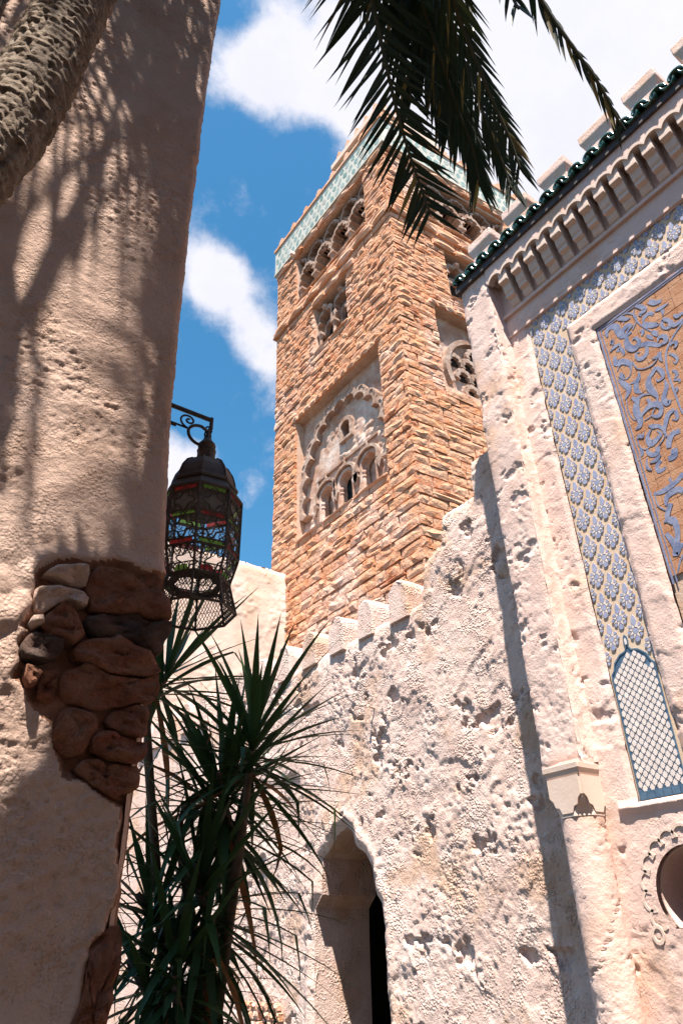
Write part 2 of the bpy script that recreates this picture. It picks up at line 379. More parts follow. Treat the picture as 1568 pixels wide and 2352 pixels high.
def arch_poly(cu, w, z0, zs, rise, n=7, horse=0.0):
    """window outline: jambs from z0 to the springing zs, then a pointed-round head of the given rise"""
    h = w/2; pts = [(cu-h, z0), (cu+h, z0)]
    for i in range(2*n+1):
        q = PI*i/(2*n); r = h*(1+horse*math.sin(q*1.0)*0.0)
        pts.append((cu+(h+horse*math.sin(min(q, PI-q)*2))*math.cos(q), zs+rise*math.sin(q)**.85))
    return pts

# ------------------------------------------------------------------ ground
g_ = MB(); g_.add([(-400, -400, 0), (400, -400, 0), (400, 400, 0), (-400, 400, 0)], [(0, 1, 2, 3)])
tagd(part('paved_ground', g_, M['paving'], recalc=False), kind='structure')

# ------------------------------------------------------------------ stone tower
FL = Fr((10, 10.3, 0), (0, 1, 0), (-1, 0, 0))
_a = R(4.0)
FT = Fr((10, 10.3, 0), (math.cos(_a), -math.sin(_a), 0), (-math.sin(_a), -math.cos(_a), 0))
TW = 6.65
tower = root('minaret_tower', (13.3, 13.6, 0), 'tall square minaret of rough orange sandstone with arcades and a pale green tile band', 'tower')
OPL = dict(panel=(.98, 5.30, 11.92, 16.40), win=(2.32, 4.15, 18.55, 20.65), arc=(1.12, 5.30, 21.95, 24.42))
OPR = dict(panel=(1.30, 4.60, 14.70, 17.75), win=(2.05, 4.30, 18.55, 20.65), arc=(1.12, 5.30, 21.95, 24.30))

def unit_brick(rng):
    nx, ny = 3, 2; vs = []
    e = rng.uniform(.0, .10, 4)
    for j in range(ny+1):
        for i in range(nx+1):
            x = -.5+i/nx; y = -.5+j/ny
            edge = i in (0, nx) or j in (0, ny)
            x2 = x*(1-.03) + (rng.uniform(-.05, .05) if 0 < i < nx else rng.uniform(-.012, .02)*(-1 if i else 1))
            y2 = y*(1-.07) + (rng.uniform(-.14, .14) if 0 < j < ny else rng.uniform(-.05, .03)*(1 if j else -1)*1.0)
            z = rng.uniform(.55, .85) if edge else rng.uniform(.8, 1.1)
            vs.append((max(-.5, min(.5, x2)), max(-.49, min(.49, y2)), z))
    W = nx+1
    fs = [(j*W+i, j*W+i+1, (j+1)*W+i+1, (j+1)*W+i) for j in range(ny) for i in range(nx)]
    ring = [i for i in range(W)]+[j*W+nx for j in range(1, ny+1)]+[ny*W+i for i in range(nx-1, -1, -1)]+[j*W for j in range(ny-1, 0, -1)]
    o = len(vs)
    for r in ring: vs.append((vs[r][0], vs[r][1], -.35))
    n = len(ring)
    for k in range(n): fs.append((ring[k], o+k, o+(k+1) % n, ring[(k+1) % n]))
    tri = []                            # split the face quads the rough way, alternate diagonals
    for k, f in enumerate(fs):
        if len(f) == 4 and k < nx*ny: tri += ([(f[0], f[1], f[2]), (f[0], f[2], f[3])] if rng.random() < .5 else [(f[0], f[1], f[3]), (f[1], f[2], f[3])])
        else: tri.append(f)
    return vs, tri
BV = [unit_brick(RNG) for _ in range(18)]
BRICKME = [meshdata('brick_block', v, f, [M['brick']]) for v, f in BV]
TRIMME = [meshdata('trim_block', v, f, [M['trimstone']]) for v, f in BV[:8]]

BR = [6.4, 11.92, 16.40, 18.55, 20.65, 21.20]
rows = []
def fill_rows(a, b, ha, hb, z0=6.4, z1=21.2):
    t = (a+b)/2; h = ha+(hb-ha)*(t-z0)/(z1-z0); n = max(1, round((b-a)/h))
    cut = [a+(b-a)*(i/n) for i in range(n+1)]
    for i in range(1, n): cut[i] += random.uniform(-.04, .04)*(b-a)/n*1.6
    for i in range(n): rows.append((cut[i], cut[i+1]))
for a, b in zip(BR, BR[1:]): fill_rows(a, b, .31, .225)
rows.append((21.75, 21.95))
for i in range(11): rows.append((21.95+(24.42-21.95)*i/11, 21.95+(24.42-21.95)*(i+1)/11))
rows += [(24.42, 24.58), (24.58, 24.75)]

def lay(face, ops, par):
    out = []
    for k, (za, zb) in enumerate(rows):
        segs = [(-.085 if (k+par) % 2 else .0, TW)]
        for (a, b, c, d) in ops.values():
            if min(zb, d)-max(za, c) > .4*(zb-za):
                nsg = []
                for s0, s1 in segs:
                    if b <= s0 or a >= s1: nsg.append((s0, s1)); continue
                    if a > s0: nsg.append((s0, a))
                    if b < s1: nsg.append((b, s1))
                segs = nsg
        for s0, s1 in segs:
            u = s0; first = True
            while u < s1-.01:
                L = random.choice((.34, .45, .55, .62, .72, .85, .95))*(zb-za)/.27
                if first and random.random() < .5: L *= .55
                first = False
                if s1-(u+L) < .2: L = s1-u
                if random.random() < .07 and L > .4 and zb-za > .2:   # two thin courses in one
                    m = (za+zb)/2+random.uniform(-.03, .03); out += [(u, u+L, za, m), (u, u+L, m, zb)]
                else: out.append((u, u+L, za, zb))
                u += L
    return [(face,)+t for t in out]
bricks = lay(FL, OPL, 0)+[t for t in lay(FT, OPR, 1) if t[1] < 5.6]
def hidden(p):                           # behind the walls in front of the tower?
    d = Vector(p)-EYEV; t = 5.6/d.x; q = EYEV+d*t
    top = 5.45 if q.y > 5.85 else (5.9 if q.y > 5.45 else (6.22 if q.y > 4.85 else 6.7))
    if q.z < top: return True
    t = 5.0/d.x; q = EYEV+d*t
    return q.y < 4.05 and q.z < 8.6
score = []
for i, b in enumerate(bricks):
    c = b[0]((b[1]+b[2])/2, (b[3]+b[4])/2, .08); dd = (Vector(c)-EYEV); v = b[0].n.dot(-dd.normalized())
    ok = (not hidden(c)) and in_frame(c, 10)
    score.append(((b[2]-b[1])*(b[4]-b[3])*v/dd.length_squared if ok else 0, i))
score.sort(reverse=True); TOP = set(i for s, i in score[:300] if s > 0)
rest = MB(); rest_v = []; rest_f = []; nvo = 0
for i, (F, u0, u1, z0, z1) in enumerate(bricks):
    k = random.randrange(len(BV)); dep = random.uniform(.05, .105); j = .011
    mt = F.mtx((u0+u1)/2, (z0+z1)/2+random.uniform(-.012, .012), 0, (u1-u0-j)*random.choice((1, -1)), (z1-z0-j*random.uniform(.3, 2.6)), dep, random.uniform(-.03, .03))
    if i in TOP: inst('brick', BRICKME[k], mt, tower)
    else:
        a = np.asarray(BV[k][0]); a = a @ np.asarray(mt.to_3x3()).T+np.asarray(mt.translation)
        rest.v += [tuple(p) for p in a]; rest.f += [tuple(q+nvo for q in f) for f in BV[k][1]]; nvo += len(a); rest.m += [0]*len(BV[k][1])
part('brick_courses', rest, M['brick'], tower, kind='stuff', recalc=False)

def core(F, ops, name):                 # the masonry behind the bricks, with the openings left out
    m = MB(); z = 0.0
    for (a, b, c, d) in sorted(ops.values(), key=lambda t: t[2]):
        m.box(F, 0, TW, z, c, -.7, 0); m.box(F, 0, a, c, d, -.7, 0); m.box(F, b, TW, c, d, -.7, 0); z = d
    m.box(F, 0, TW, z, 26.15, -.7, 0)
    return part(name, m, M['mortar'], tower)
core(FL, OPL, 'wall'); core(FT, OPR, 'wall')
hid = MB(); FI = Fr((10, 10.3, 0), (1, 0, 0), (0, 1, 0))
hid.box(FI, 6.62, 6.72, 0, 26.1, .5, TW); hid.box(FI, .71, 6.6, 0, 26.1, TW-.1, TW-.01); hid.box(FI, .6, 6.6, 26.16, 26.3, .6, 6.6)
part('inner_wall', hid, M['mortar'], tower)

def trim_row(F, u0, u1, z0, z1, d, L=.62, name='trim_stone'):
    n = max(1, round((u1-u0)/L)); cuts = [u0+(u1-u0)*i/n for i in range(n+1)]
    for a, b in zip(cuts, cuts[1:]):
        inst(name, random.choice(TRIMME), F.mtx((a+b)/2, (z0+z1)/2, 0, b-a-.012, z1-z0-.008, d*random.uniform(.95, 1.08)), tower)
for F, O in ((FL, OPL), (FT, OPR)):
    trim_row(F, -.2, TW+.1, 21.20, 21.47, .19, 1.05, 'course_stone'); trim_row(F, -.1, TW+.1, 21.48, 21.75, .12, 1.2, 'course_stone')
    a, b, c, d = O['panel']; trim_row(F, a-.25, b+.15, d, d+.2, .13, .34, 'lintel_stone')
    if F is FL: trim_row(F, a, b, c-.09, c, .13, 1.4, 'sill_stone')
    a, b, c, d = O['win']; trim_row(F, a-.5, b+.1, d, d+.26, .17, .9, 'lintel_stone'); trim_row(F, a-.05, b+.05, c-.1, c, .12, .9, 'sill_stone')
    a, b, c, d = O['arc']; trim_row(F, a, b, c-.12, c-.005, .14, 1.0, 'sill_stone'); trim_row(F, -.1, TW+.05, 24.45, 24.74, .15, 1.0, 'lintel_stone')

def column(F, u, z0, z1, d, r, nm='column'):
    m = MB(); p = F(u, 0, d)
    m.lathe((p[0], p[1], 0), [(r*1.5, z0), (r*1.5, z0+.07), (r, z0+.1), (r*.95, z1-.2), (r*1.15, z1-.19), (r*1.1, z1-.14), (r*1.7, z1-.02)], 12)
    m.box(F, u-r*2.0, u+r*2.0, z1-.02, z1+.09, d-.16, d+r*1.7)
    return part(nm, m, M['carved'], tower, smooth=False)
def arcade(F, O, bays, spring, rise, rise2, up=True):
    a, b, c, d = O; bw = (b-a)/bays; CM = M['carved_shade']
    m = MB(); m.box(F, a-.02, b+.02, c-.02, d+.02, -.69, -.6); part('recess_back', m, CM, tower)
    for i in range(bays+1): column(F, min(max(a+i*bw, a+.11), b-.11), c, spring, -.16, .075)
    for i in range(bays):
        cu = a+(i+.5)*bw; ww = bw*.46
        win = MB(); ap = arch_poly(cu-.02, ww, c+.01, c+.70, .34, 6, .04)
        win.prism(F, ap, -.6, -.585); part('window_dark_pane', win, M['glassdark'], tower)  # flat dark pane in place of a hole, its shade is in the colour
        fr = MB(); ao = arch_poly(cu-.02, ww+.2, c+.01, c+.70, .46, 6, .05)
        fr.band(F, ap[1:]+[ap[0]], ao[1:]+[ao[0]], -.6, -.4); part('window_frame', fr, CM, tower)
        for k, (r_in, r_out, d0, d1, grow_) in enumerate(((.17, .05, -.58, -.06, 0.0), (.02, -.11, -.58, -.14, .04))):
            cl = lambda P_: [(min(max(x, cu-bw*.5+.004), cu+bw*.5-.004), min(z, d-.04)) for x, z in P_]
            ar = MB(); inn = lobed(cu, spring+.08, bw/2-r_in, rise-r_in+grow_, 0, PI, 7+2*k, 5, .95); out = lobed(cu, spring+.08, bw/2-r_out, rise-r_out+.02+grow_, 0, PI, 7+2*k, 5, .6)
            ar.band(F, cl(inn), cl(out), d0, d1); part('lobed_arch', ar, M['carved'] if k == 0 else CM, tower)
    if up:
        lim = d-.02
        for i in range(bays+1):
            cu = a+i*bw; s0 = R(90) if i == bays else 0; s1 = R(90) if i == 0 else PI; nl = 7 if 0 < i < bays else 3
            zc = spring+rise*.80
            for k, (r_in, r_out, d1) in enumerate(((.15, .03, -.10), (-.02, -.13, -.2))):
                inn = lobed(cu, zc, bw/2-r_in, rise2-r_in, s0, s1, nl, 5, .95); out = lobed(cu, zc, bw/2-r_out, rise2-r_out, s0, s1, nl, 5, .6)
                cl = lambda P_: [(min(max(x, a), b), min(z, lim)) for x, z in P_]
                ar = MB(); ar.band(F, cl(inn), cl(out), -.58, d1); part('interlaced_arch', ar, M['carved'] if k == 0 else CM, tower)
arcade(FL, OPL['arc'], 4, 22.62, .98, .95); arcade(FT, OPR['arc'], 4, 22.62, .95, .85)

def twin_window(F, O, n=2):
    a, b, c, d = O; bw = (b-a)/n
    m = MB(); m.box(F, a-.02, b+.02, c-.02, d+.02, -.68, -.48); part('recess_back', m, M['carved_shade'], tower)
    for i in range(n+1): column(F, min(max(a+i*bw, a+.1), b-.12), c, c+.78, -.14, .06)
    for i in range(n):
        cu = a+(i+.5)*bw
        o1 = arch_poly(cu, bw*.56, c+.01, c+.95, .36, 7, .05); o2 = arch_poly(cu, bw*.56+.22, c+.01, c+.95, .5, 7, .07); o3 = arch_poly(cu, bw*.9, c+.9, c+1.0, .72, 7, .02)
        w_ = MB(); w_.prism(F, o1, -.48, -.465); part('window_dark_pane', w_, M['dark'], tower)  # flat dark plate, the opening's shade is put into its colour
        f_ = MB(); f_.band(F, o1[1:]+[o1[0]], o2[1:]+[o2[0]], -.48, -.3); part('window_frame', f_, M['carved'], tower)
        l_ = MB(); l_.band(F, lobed(cu, c+.86, bw*.36, .78, 0, PI, 5, 5, .9), lobed(cu, c+.86, bw*.5, .95, 0, PI, 5, 5, .7), -.34, -.08); part('lobed_arch', l_, M['carved'], tower)
        k_ = MB(); p = F(cu, c+1.86, -.1); k_.lathe(p, [(.02, -.1), (.1, -.07), (.12, 0), (.08, .08), (.02, .12)], 8); part('boss', k_, M['panelplaster'], tower, smooth=True)
twin_window(FL, OPL['win']); twin_window(FT, OPR['win'])

# the big recessed panel with a polylobed arch
a, b, c, d = OPL['panel']
WIN3 = [(4.03, .60), (3.10, .60), (2.05, .60)]
wpoly = [arch_poly(cu, w_, c-.3, c+.92, .42, 8, .06) for cu, w_ in WIN3]
swin = arch_poly(2.98, .42, 14.42, 14.75, .26, 6, .03)
def pk(U, Z):
    s = np.full(U.shape, 9.0)
    for q in wpoly+[swin]: s = np.minimum(s, poly_sdf(q, U, Z))
    return s
def pdisp(U, Z):
    dd = -.27+.02*fbm(U*1.4, Z*1.4, 3)
    rough = sstep(.03, .16, fbm(U*1.3+4, Z*1.3, 21, 4))
    bl = bumps(U*4.2, Z*6.5, 5)
    dd = dd+rough*(.05*bl-.025)+.006*fbm(U*9, Z*9, 31, 3)
    return dd
surface('panel_plaster', FL, a-.01, b+.01, c-.01, d+.02, .04, pdisp, M['panelplaster'], tower, keep=pk)
bkm = MB(); bkm.box(FL, a, b, c-.02, d, -.66, -.56); part('panel_back', bkm, M['panelplaster'], tower)
for i, (cu, w_) in enumerate(WIN3):
    o1 = wpoly[i]; cl = [(x, max(z, c)) for x, z in o1]
    o2 = [(x, max(z, c)) for x, z in arch_poly(cu, w_+.17, c-.3, c+.92, .52, 8, .07)]; o3 = arch_poly(cu, w_+.36, c+.55, c+.95, .62, 8, .09)
    f_ = MB(); f_.band(FL, cl[1:]+[cl[0]], o2[1:]+[o2[0]], -.5, -.21); fo = part('window_frame', f_, M['panelplaster'], tower)
    h_ = MB(); h_.band(FL, arch_poly(cu, w_+.2, c+.6, c+.95, .54, 8, .075)[2:], o3[2:], -.3, -.14)
    for sgn in (-1, 1): h_.prism(FL, [(cu+sgn*(w_/2+.22)+x, z) for x, z in ((-.09, c+.95), (-.1, c+.8), (0, c+.55), (.1, c+.8), (.09, c+.95))], -.3, -.15)
    h_.prism(FL, [(cu-.05, c+1.5), (cu+.05, c+1.5), (cu+.03, c+1.66), (cu, c+1.86), (cu-.03, c+1.66)], -.3, -.17)
    part('hood_mould', h_, M['carved'], tower)
    if i == 1:
        g2 = MB(); g2.box(FL, cu-.4, cu+.4, c-.01, c+1.5, -.56, -.545); part('window_glass', g2, M['glassdark'], tower)
    for sgn in (-1, 1):
        k_ = MB(); p = FL(cu+sgn*w_/2*.98, 0, -.3); k_.lathe((p[0], p[1], 0), [(.055, c), (.05, c+.72), (.075, c+.76), (.055, c+.8), (.085, c+.88), (.085, c+.94)], 10); part('colonnette', k_, M['panelplaster'], tower)
f_ = MB(); so = arch_poly(2.98, .62, 14.34, 14.77, .38, 6, .05); f_.band(FL, swin+[swin[0]], so+[so[0]], -.5, -.17); part('window_frame', f_, M['carved'], tower)
g2 = MB(); g2.box(FL, 2.7, 3.3, 14.3, 15.1, -.56, -.545); part('window_glass', g2, M['glassdark'], tower)
m = MB(); m.box(FL, 1.60, 4.52, 13.66, 13.74, -.3, -.2); m.box(FL, 4.46, 4.54, 11.93, 13.655, -.3, -.21); part('moulding', m, M['carved'], tower)
CA = (3.12, 13.25)
inn = [(5.10, 11.95), (5.0, 12.3)]; 
l1 = lobed(CA[0], CA[1], 1.80, 2.36, R(-14), R(194), 13, 7, .85); l2 = lobed(CA[0], CA[1], 2.06, 2.62, R(-14), R(194), 13, 7, .62)
cl = lambda P: [(min(max(x, a+.02), b-.02), min(z, d-.02)) for x, z in P]
m = MB(); m.band(FL, cl(l1), cl(l2), -.3, -.08); part('polylobed_arch', m, M['carved'], tower)
for i in range(13):                      # small raised arc on each lobe
    q = R(-14)+(R(208))*(i+.5)/13; x, z = CA[0]+2.12*math.cos(q), CA[1]+2.68*math.sin(q)
    if not (a+.1 < x < b-.1): continue
    m = MB(); m.band(FL, arcpts(x-.05*math.cos(q), z-.05*math.sin(q), .13, .13, q-1.2, q+1.2, 6), arcpts(x-.05*math.cos(q), z-.05*math.sin(q), .165, .165, q-1.2, q+1.2, 6), -.1, -.055)
    part('lobe_ring', m, M['carved'], tower)

# traceried panel on the other face
a, b, c, d = OPR['panel']
surface('panel_plaster', FT, a-.01, b+.01, c-.01, d+.02, .05, lambda U, Z: -.3+.02*fbm(U*1.4, Z*1.4, 8)+.03*sstep(0, .15, fbm(U*1.3, Z*1.3, 41))*bumps(U*4, Z*6, 2), M['panelplaster'], tower)
bk2 = MB(); bk2.box(FT, a, b, c, d, -.68, -.45); part('panel_back', bk2, M['mortar'], tower)
cu, cz = (a+b)/2+.1, 15.75
m = MB(); m.band(FT, arcpts(cu, cz, 1.28, 1.28, R(-25), R(205), 26), arcpts(cu, cz, 1.45, 1.45, R(-25), R(205), 26), -.3, -.13); part('arch_ring', m, M['carved'], tower)
for r_ in range(4):
    for k in range(-2, 3):
        x = cu+(k+(.5 if r_ % 2 else 0))*.52; z = cz-.85+r_*.5
        if (x-cu)**2+(z+.2-cz)**2 > 1.15**2: continue
        m = MB(); m.band(FT, lobed(x, z, .15, .28, 0, PI, 5, 4, .9), lobed(x, z, .27, .42, 0, PI, 5, 4, .7), -.3, -.15); part('tracery_arch', m, M['carved'], tower)
        m = MB(); m.prism(FT, lobed(x, z+.03, .14, .26, 0, PI, 5, 4, .9), -.3, -.262); part('tracery_dark_plate', m, M['dark'], tower)  # solid dark plate, a hole's shade painted as colour

# tile band, ledge, merlons
hexm = MB(); hexm.prism(lambda u, z, d: (u, z, d), [(-.5, -.22), (0, -.5), (.5, -.22), (.5, .22), (0, .5), (-.5, .22)], -1, 0)
HEXME = meshdata('band_tile', hexm.v, hexm.f, [M['zellige']])
for F in (FL, FT):
    ea = 0 if F is FL else .117; ez = 0 if F is FL else .003
    m = MB(); m.box(F, -.12+ea, TW+.12, 24.75+ez, 26.147-ez, -.3, .12); part('tile_band', m, M['zellige_bed'], tower)
    nr, pu = 3, .33
    for r_ in range(nr):
        for k in range(int((TW+.1)/pu)):
            u = -.02+(k+.5+(.5 if r_ % 2 else 0)*1.0)*pu
            if u > TW+.02: continue
            z = 24.75+.12+(r_+.5)*(1.16/nr)
            tw = .5 if (k+r_) % 2 else -.45
            inst('band_tile', HEXME, F.mtx(u, z, .126, .205*random.uniform(.85, 1.1), .37*random.uniform(.85, 1.05), .02, tw*random.uniform(.7, 1.1)), tower)
    m = MB(); m.box(F, -.17+ea*1.45, TW+.15, 26.15+ez, 26.28-ez, -.45, .17); part('ledge', m, M['trimstone'], tower)
    m = MB(); m.box(F, -.15+ea*1.28, TW+.15, 24.744+ez, 24.80-ez, -.2, .15); part('edge_strip', m, M['zellige_bed'], tower)
st_ = [(-.36, 0), (.36, 0), (.36, .16), (.26, .16), (.26, .30), (.16, .30), (.16, .44), (.07, .44), (.07, .55), (-.07, .55), (-.07, .44), (-.16, .44), (-.16, .30), (-.26, .30), (-.26, .16), (-.36, .16)]
mm_ = MB(); mm_.prism(lambda u, z, d: (u, z, d), st_, -.3, 0, 0, True); MERME = meshdata('stepped_merlon', mm_.v, mm_.f, [M['trimstone']], recalc=True)
for F in (FL, FT):
    for k in range(8): inst('stepped_merlon', MERME, F.mtx(.12+k*.905, 26.28, .06, .92, .92, 1), tower)
# the small lantern turret on the roof
FC = Fr((13.3, 13.6, 0), (0, 1, 0), (-1, 0, 0))
m = MB(); m.box(FC, -1.35, 1.35, 26.3, 30.9, -1.35, 1.35); part('turret_wall', m, M['trimstone'], tower)
m = MB(); m.box(FC, -1.5, 1.5, 30.35, 30.62, -1.5, 1.5); m.box(FC, -1.56, 1.56, 30.62, 30.70, -1.56, 1.56); part('turret_cornice', m, M['trimstone'], tower)
m = MB(); m.box(FC, -1.58, 1.58, 30.9, 31.12, -1.58, 1.58); part('turret_tile_band', m, M['zellige'], tower)
m = MB(); m.box(FC, -1.72, 1.72, 31.12, 31.42, -1.72, 1.72); part('turret_eave', m, M['capital'], tower)
for k in range(5):
    for F2 in (FC, Fr((13.3, 13.6, 0), (1, 0, 0), (0, -1, 0))): inst('stepped_merlon', MERME, F2.mtx(-1.3+k*.65, 31.42, 1.6, .8, 1.1, 1), tower)
m = MB(); m.box(FL, 5.28, 5.42, 24.56, 24.70, .12, .30); m.box(FL, 5.33, 5.37, 24.70, 24.76, .13, .2); part('floodlight', m, M['whitetile'], tower)

# ------------------------------------------------------------------ rough plaster wall with merlons (middle) and its doorway
FM = Fr((5.6, 0, 0), (0, 1, 0), (-1, 0, 0))
mid = root('rough_plaster_wall', (5.6, 9, 0), 'rough lumpy pinkish plaster wall with rounded merlons and a dark pointed doorway', 'wall')
DOOR = [(6.97, -.5), (6.99, .9), (7.0, 1.41), (6.985, 1.8), (7.02, 2.03), (7.13, 2.16), (7.18, 2.42), (7.29, 2.57), (7.47, 2.67), (7.535, 2.83), (7.65, 2.90), (7.78, 2.86),
        (7.9, 2.77), (8.05, 2.66), (8.17, 2.60), (8.20, 2.2), (8.35, 2.06), (8.37, 1.7), (8.385, .9), (8.39, -.5)]
TOPL = [(3.0, 6.70), (4.845, 6.70), (4.86, 6.23), (5.43, 6.22), (5.47, 5.86), (5.82, 5.70), (5.90, 5.22), (20, 5.2)]
def mtop(U): return np.interp(U, [p[0] for p in TOPL], [p[1] for p in TOPL])
def mkeep(U, Z):
    wob = .02*fbm(U*3, Z*3, 61, 3)
    s = poly_sdf(DOOR, U, Z)+wob
    poly = [(3, -1)]+[(20, -1), (20, 5.2)]+[(x, z) for x, z in reversed(TOPL[:-1])]
    return np.minimum(s, -poly_sdf(poly, U, Z)+wob)
def mdisp(U, Z):
    dd = .05*fbm(U*.8, Z*.8, 1, 3)
    u2 = U+.05*fbm(U*5, Z*5, 201, 3); z2 = Z+.05*fbm(U*5+7, Z*5, 205, 3)
    A_ = u2*.8+z2*.6; B_ = z2*.8-u2*.6
    patch = fbm(A_*1.7+3, B_*1.0, 7, 5, .6); rough = sstep(.02, .12, patch)
    # overlapping trowel plates, each with its own lip
    for k, (s_, h_) in enumerate(((1.3, .010), (2.1, .008), (3.4, .006), (5.2, .004))):
        q = fbm(A_*s_*1.5+k*7, B_*s_*.8, 210+5*k, 4, .55); dd = dd+h_*(1-rough*.8)*(sstep(.02, .05, q)-.35*sstep(.05, .35, q))
    pop = bumps(u2*15, z2*15, 3)*.55+bumps(u2*27, z2*27, 9)*.45
    dd = dd+rough*(.020*pop*np.clip(.4+1.8*fbm(U*3, Z*3, 230, 3)+.4, .15, 1.2)-.006)+.0045*fbm(U*15, Z*15, 19, 4, .6)
    pit = sstep(.38, .5, fbm(u2*2.6, z2*3.3, 77, 6, .6)); dd = dd-.045*pit
    e = np.minimum(poly_sdf(DOOR, U, Z), 9); dd = dd-.05*np.exp(-np.maximum(e, 0)/.05)+.03*np.exp(-((e-.12)/.07)**2)
    t = mtop(U)-Z; dd = dd-.05*np.exp(-np.maximum(t, 0)/.05)
    return dd
surface('wall_face', FM, 3.2, 12.2, .2, 6.75, .0185, mdisp, M['stucco'], mid, keep=mkeep)
m = MB()
for u0, u1, z0, z1 in ((3.2, 4.83, 0, 6.66), (4.84, 5.43, 0, 6.18), (5.44, 5.85, 0, 5.62), (5.86, 6.93, 0, 5.17), (6.94, 8.42, 2.95, 5.17), (8.43, 12.1, 0, 5.17), (12.11, 16.2, 0, 5.2)):
    m.box(FM, u0, u1, z0, z1, -.62, -.14 if u0 < 12 else 0.0)
part('wall_body', m, M['stucco'], mid)
# doorway: reveals, chamber behind
jam = MB()
dp = [p for p in DOOR]
jam.band(FM, dp, [(x+(x-7.68)*.02, z) for x, z in dp], -.86, -.03)
part('door_reveal', jam, M['stucco'], mid)
m = MB(); m.box(FM, 6.9, 8.5, 2.02, 2.10, -.82, -.1); 
ch = MB(); ch.box(FM, 6.0, 6.08, 0, 3.2, -3, -.87); ch.box(FM, 9.2, 9.28, 0, 3.2, -3, -.87); ch.box(FM, 6.0, 9.28, 3.2, 3.3, -3, -.87); ch.box(FM, 6.0, 9.28, 0, 3.3, -3.1, -3.01)
part('dark_chamber', ch, M['dark'], mid)
def mer(cu, z0, ww, hh, dep):
    n = 9; U, V_ = np.meshgrid(np.linspace(-1, 1, n), np.linspace(0, 1, n)); m = MB()
    prof = [(-ww/2, z0), (ww/2, z0)]+[(ww/2*math.cos(q), z0+hh*.60+hh*.40*math.sin(q)) for q in [PI*i/8 for i in range(9)]]
    k = len(prof); rows_ = []
    for j, (d_, s_) in enumerate(((.05, .90), (.035, .985), (.01, 1.0), (-dep*.5, 1.02), (-dep, 1.0), (-dep-.02, .95))):
        rows_.append([FM(cu+x*s_+random.uniform(-.008, .008), z0+(z-z0)*(s_*.5+.5)+random.uniform(-.01, .01), d_+random.uniform(-.008, .008)) for x, z in prof])
    vs = [p for r in rows_ for p in r]; fs = [tuple(range(k)), tuple(range(len(vs)-1, len(vs)-k-1, -1))]
    for j in range(len(rows_)-1):
        for i in range(k): fs.append((j*k+i, j*k+(i+1) % k, (j+1)*k+(i+1) % k, (j+1)*k+i))
    m.add(vs, fs); o = part('rounded_merlon', m, M['stucco'], mid, smooth=False); bevel(o, .03, 3)
for k in range(15): mer(6.30+k*.685+random.uniform(-.02, .02), 5.12, (.37)*random.uniform(.9, 1.06), .56*random.uniform(.96, 1.03), .34)
# a bare patch of small bricks low on the wall
for i in range(7):
    for j in range(6):
        u, z = 9.05+i*.13+(j % 2)*.06, .55+j*.1
        if random.random() < .85: inst('brick', random.choice(BRICKME), FM.mtx(u, z, .03, .115*random.uniform(.8, 1), .085, .06, random.uniform(-.1, .1)), mid)
# nail in the wall
pn = root('iron_peg', FM(6.95, 4.17, 0), 'small iron peg sticking out of the rough plaster wall', 'peg')
m = MB(); p0 = FM(6.95, 4.17, -.05); p1 = FM(6.95, 4.19, .09); m.tube([p0, p1], .011, 6); m.tube([FM(6.95, 4.19, .085), FM(6.95, 4.192, .1)], .022, 8)
part('peg_shaft', m, M['capital'], pn)

# ------------------------------------------------------------------ plain wall behind, against the tower
FB = Fr((0, 16.15, 0), (1, 0, 0), (0, -1, 0))
back = root('back_wall', (8, 16.4, 0), 'smooth pale pink plaster wall running into the left foot of the stone tower', 'wall')
def bk_keep(U, Z): return (11.12+.05*fbm(U*1.5, Z*0+1, 5, 3))-Z
surface('wall_face', FB, 3.5, 10.05, 4.0, 11.25, .045, lambda U, Z: .05*fbm(U*.7, Z*.7, 15, 4)+.02*sstep(.02, .2, fbm(U*1.4, Z*1.1, 25, 4))*bumps(U*8, Z*8, 4)-.06*np.exp(-np.maximum(11.12-Z, 0)/.08)+.04*sstep(9.75, 10, U), M['backwall'], back, keep=bk_keep)
m = MB(); m.box(FB, 3.5, 9.9, 0, 11.02, -.6, -.12); part('wall_body', m, M['backwall'], back)

# ------------------------------------------------------------------ tiled gateway facade (right)
FF = Fr((5.2, 0, 0), (0, 1, 0), (-1, 0, 0))
fac = root('tiled_facade', (5.2, 2, 0), 'pinkish plaster facade with blue star tiles, a scrolled terracotta panel and green eave tiles', 'building')
NICHE = arcpts(3.05, 1.87, .295, .30, R(-42), R(222), 28)
NICHE = [(2.72, 1.66)]+[(2.72, 1.2), (3.40, 1.2), (3.40, 1.60), (3.30, 1.665)][1:]  # lower recess under the arch
NARC = arcpts(3.05, 1.87, .295, .30, R(-44), R(224), 28)
STRIP = [(2.905, 2.49), (3.345, 2.49), (3.352, 7.53), (1.0, 7.47), (-.8, 7.45), (-.8, 7.06), (2.905, 7.095)]
PANEL = [(-.8, 3.2), (2.62, 3.2), (2.615, 6.81), (-.8, 6.76)]
def fkeep(U, Z):
    wob = .006*fbm(U*9, Z*9, 5, 2)
    s = np.minimum(poly_sdf(STRIP, U, Z), poly_sdf(PANEL, U, Z))+wob
    n1 = poly_sdf(NARC, U, Z); n2 = poly_sdf([(2.70, .9), (3.40, .9), (3.40, 1.575), (2.70, 1.575)], U, Z)
    return np.minimum(s, np.minimum(n1, 9))
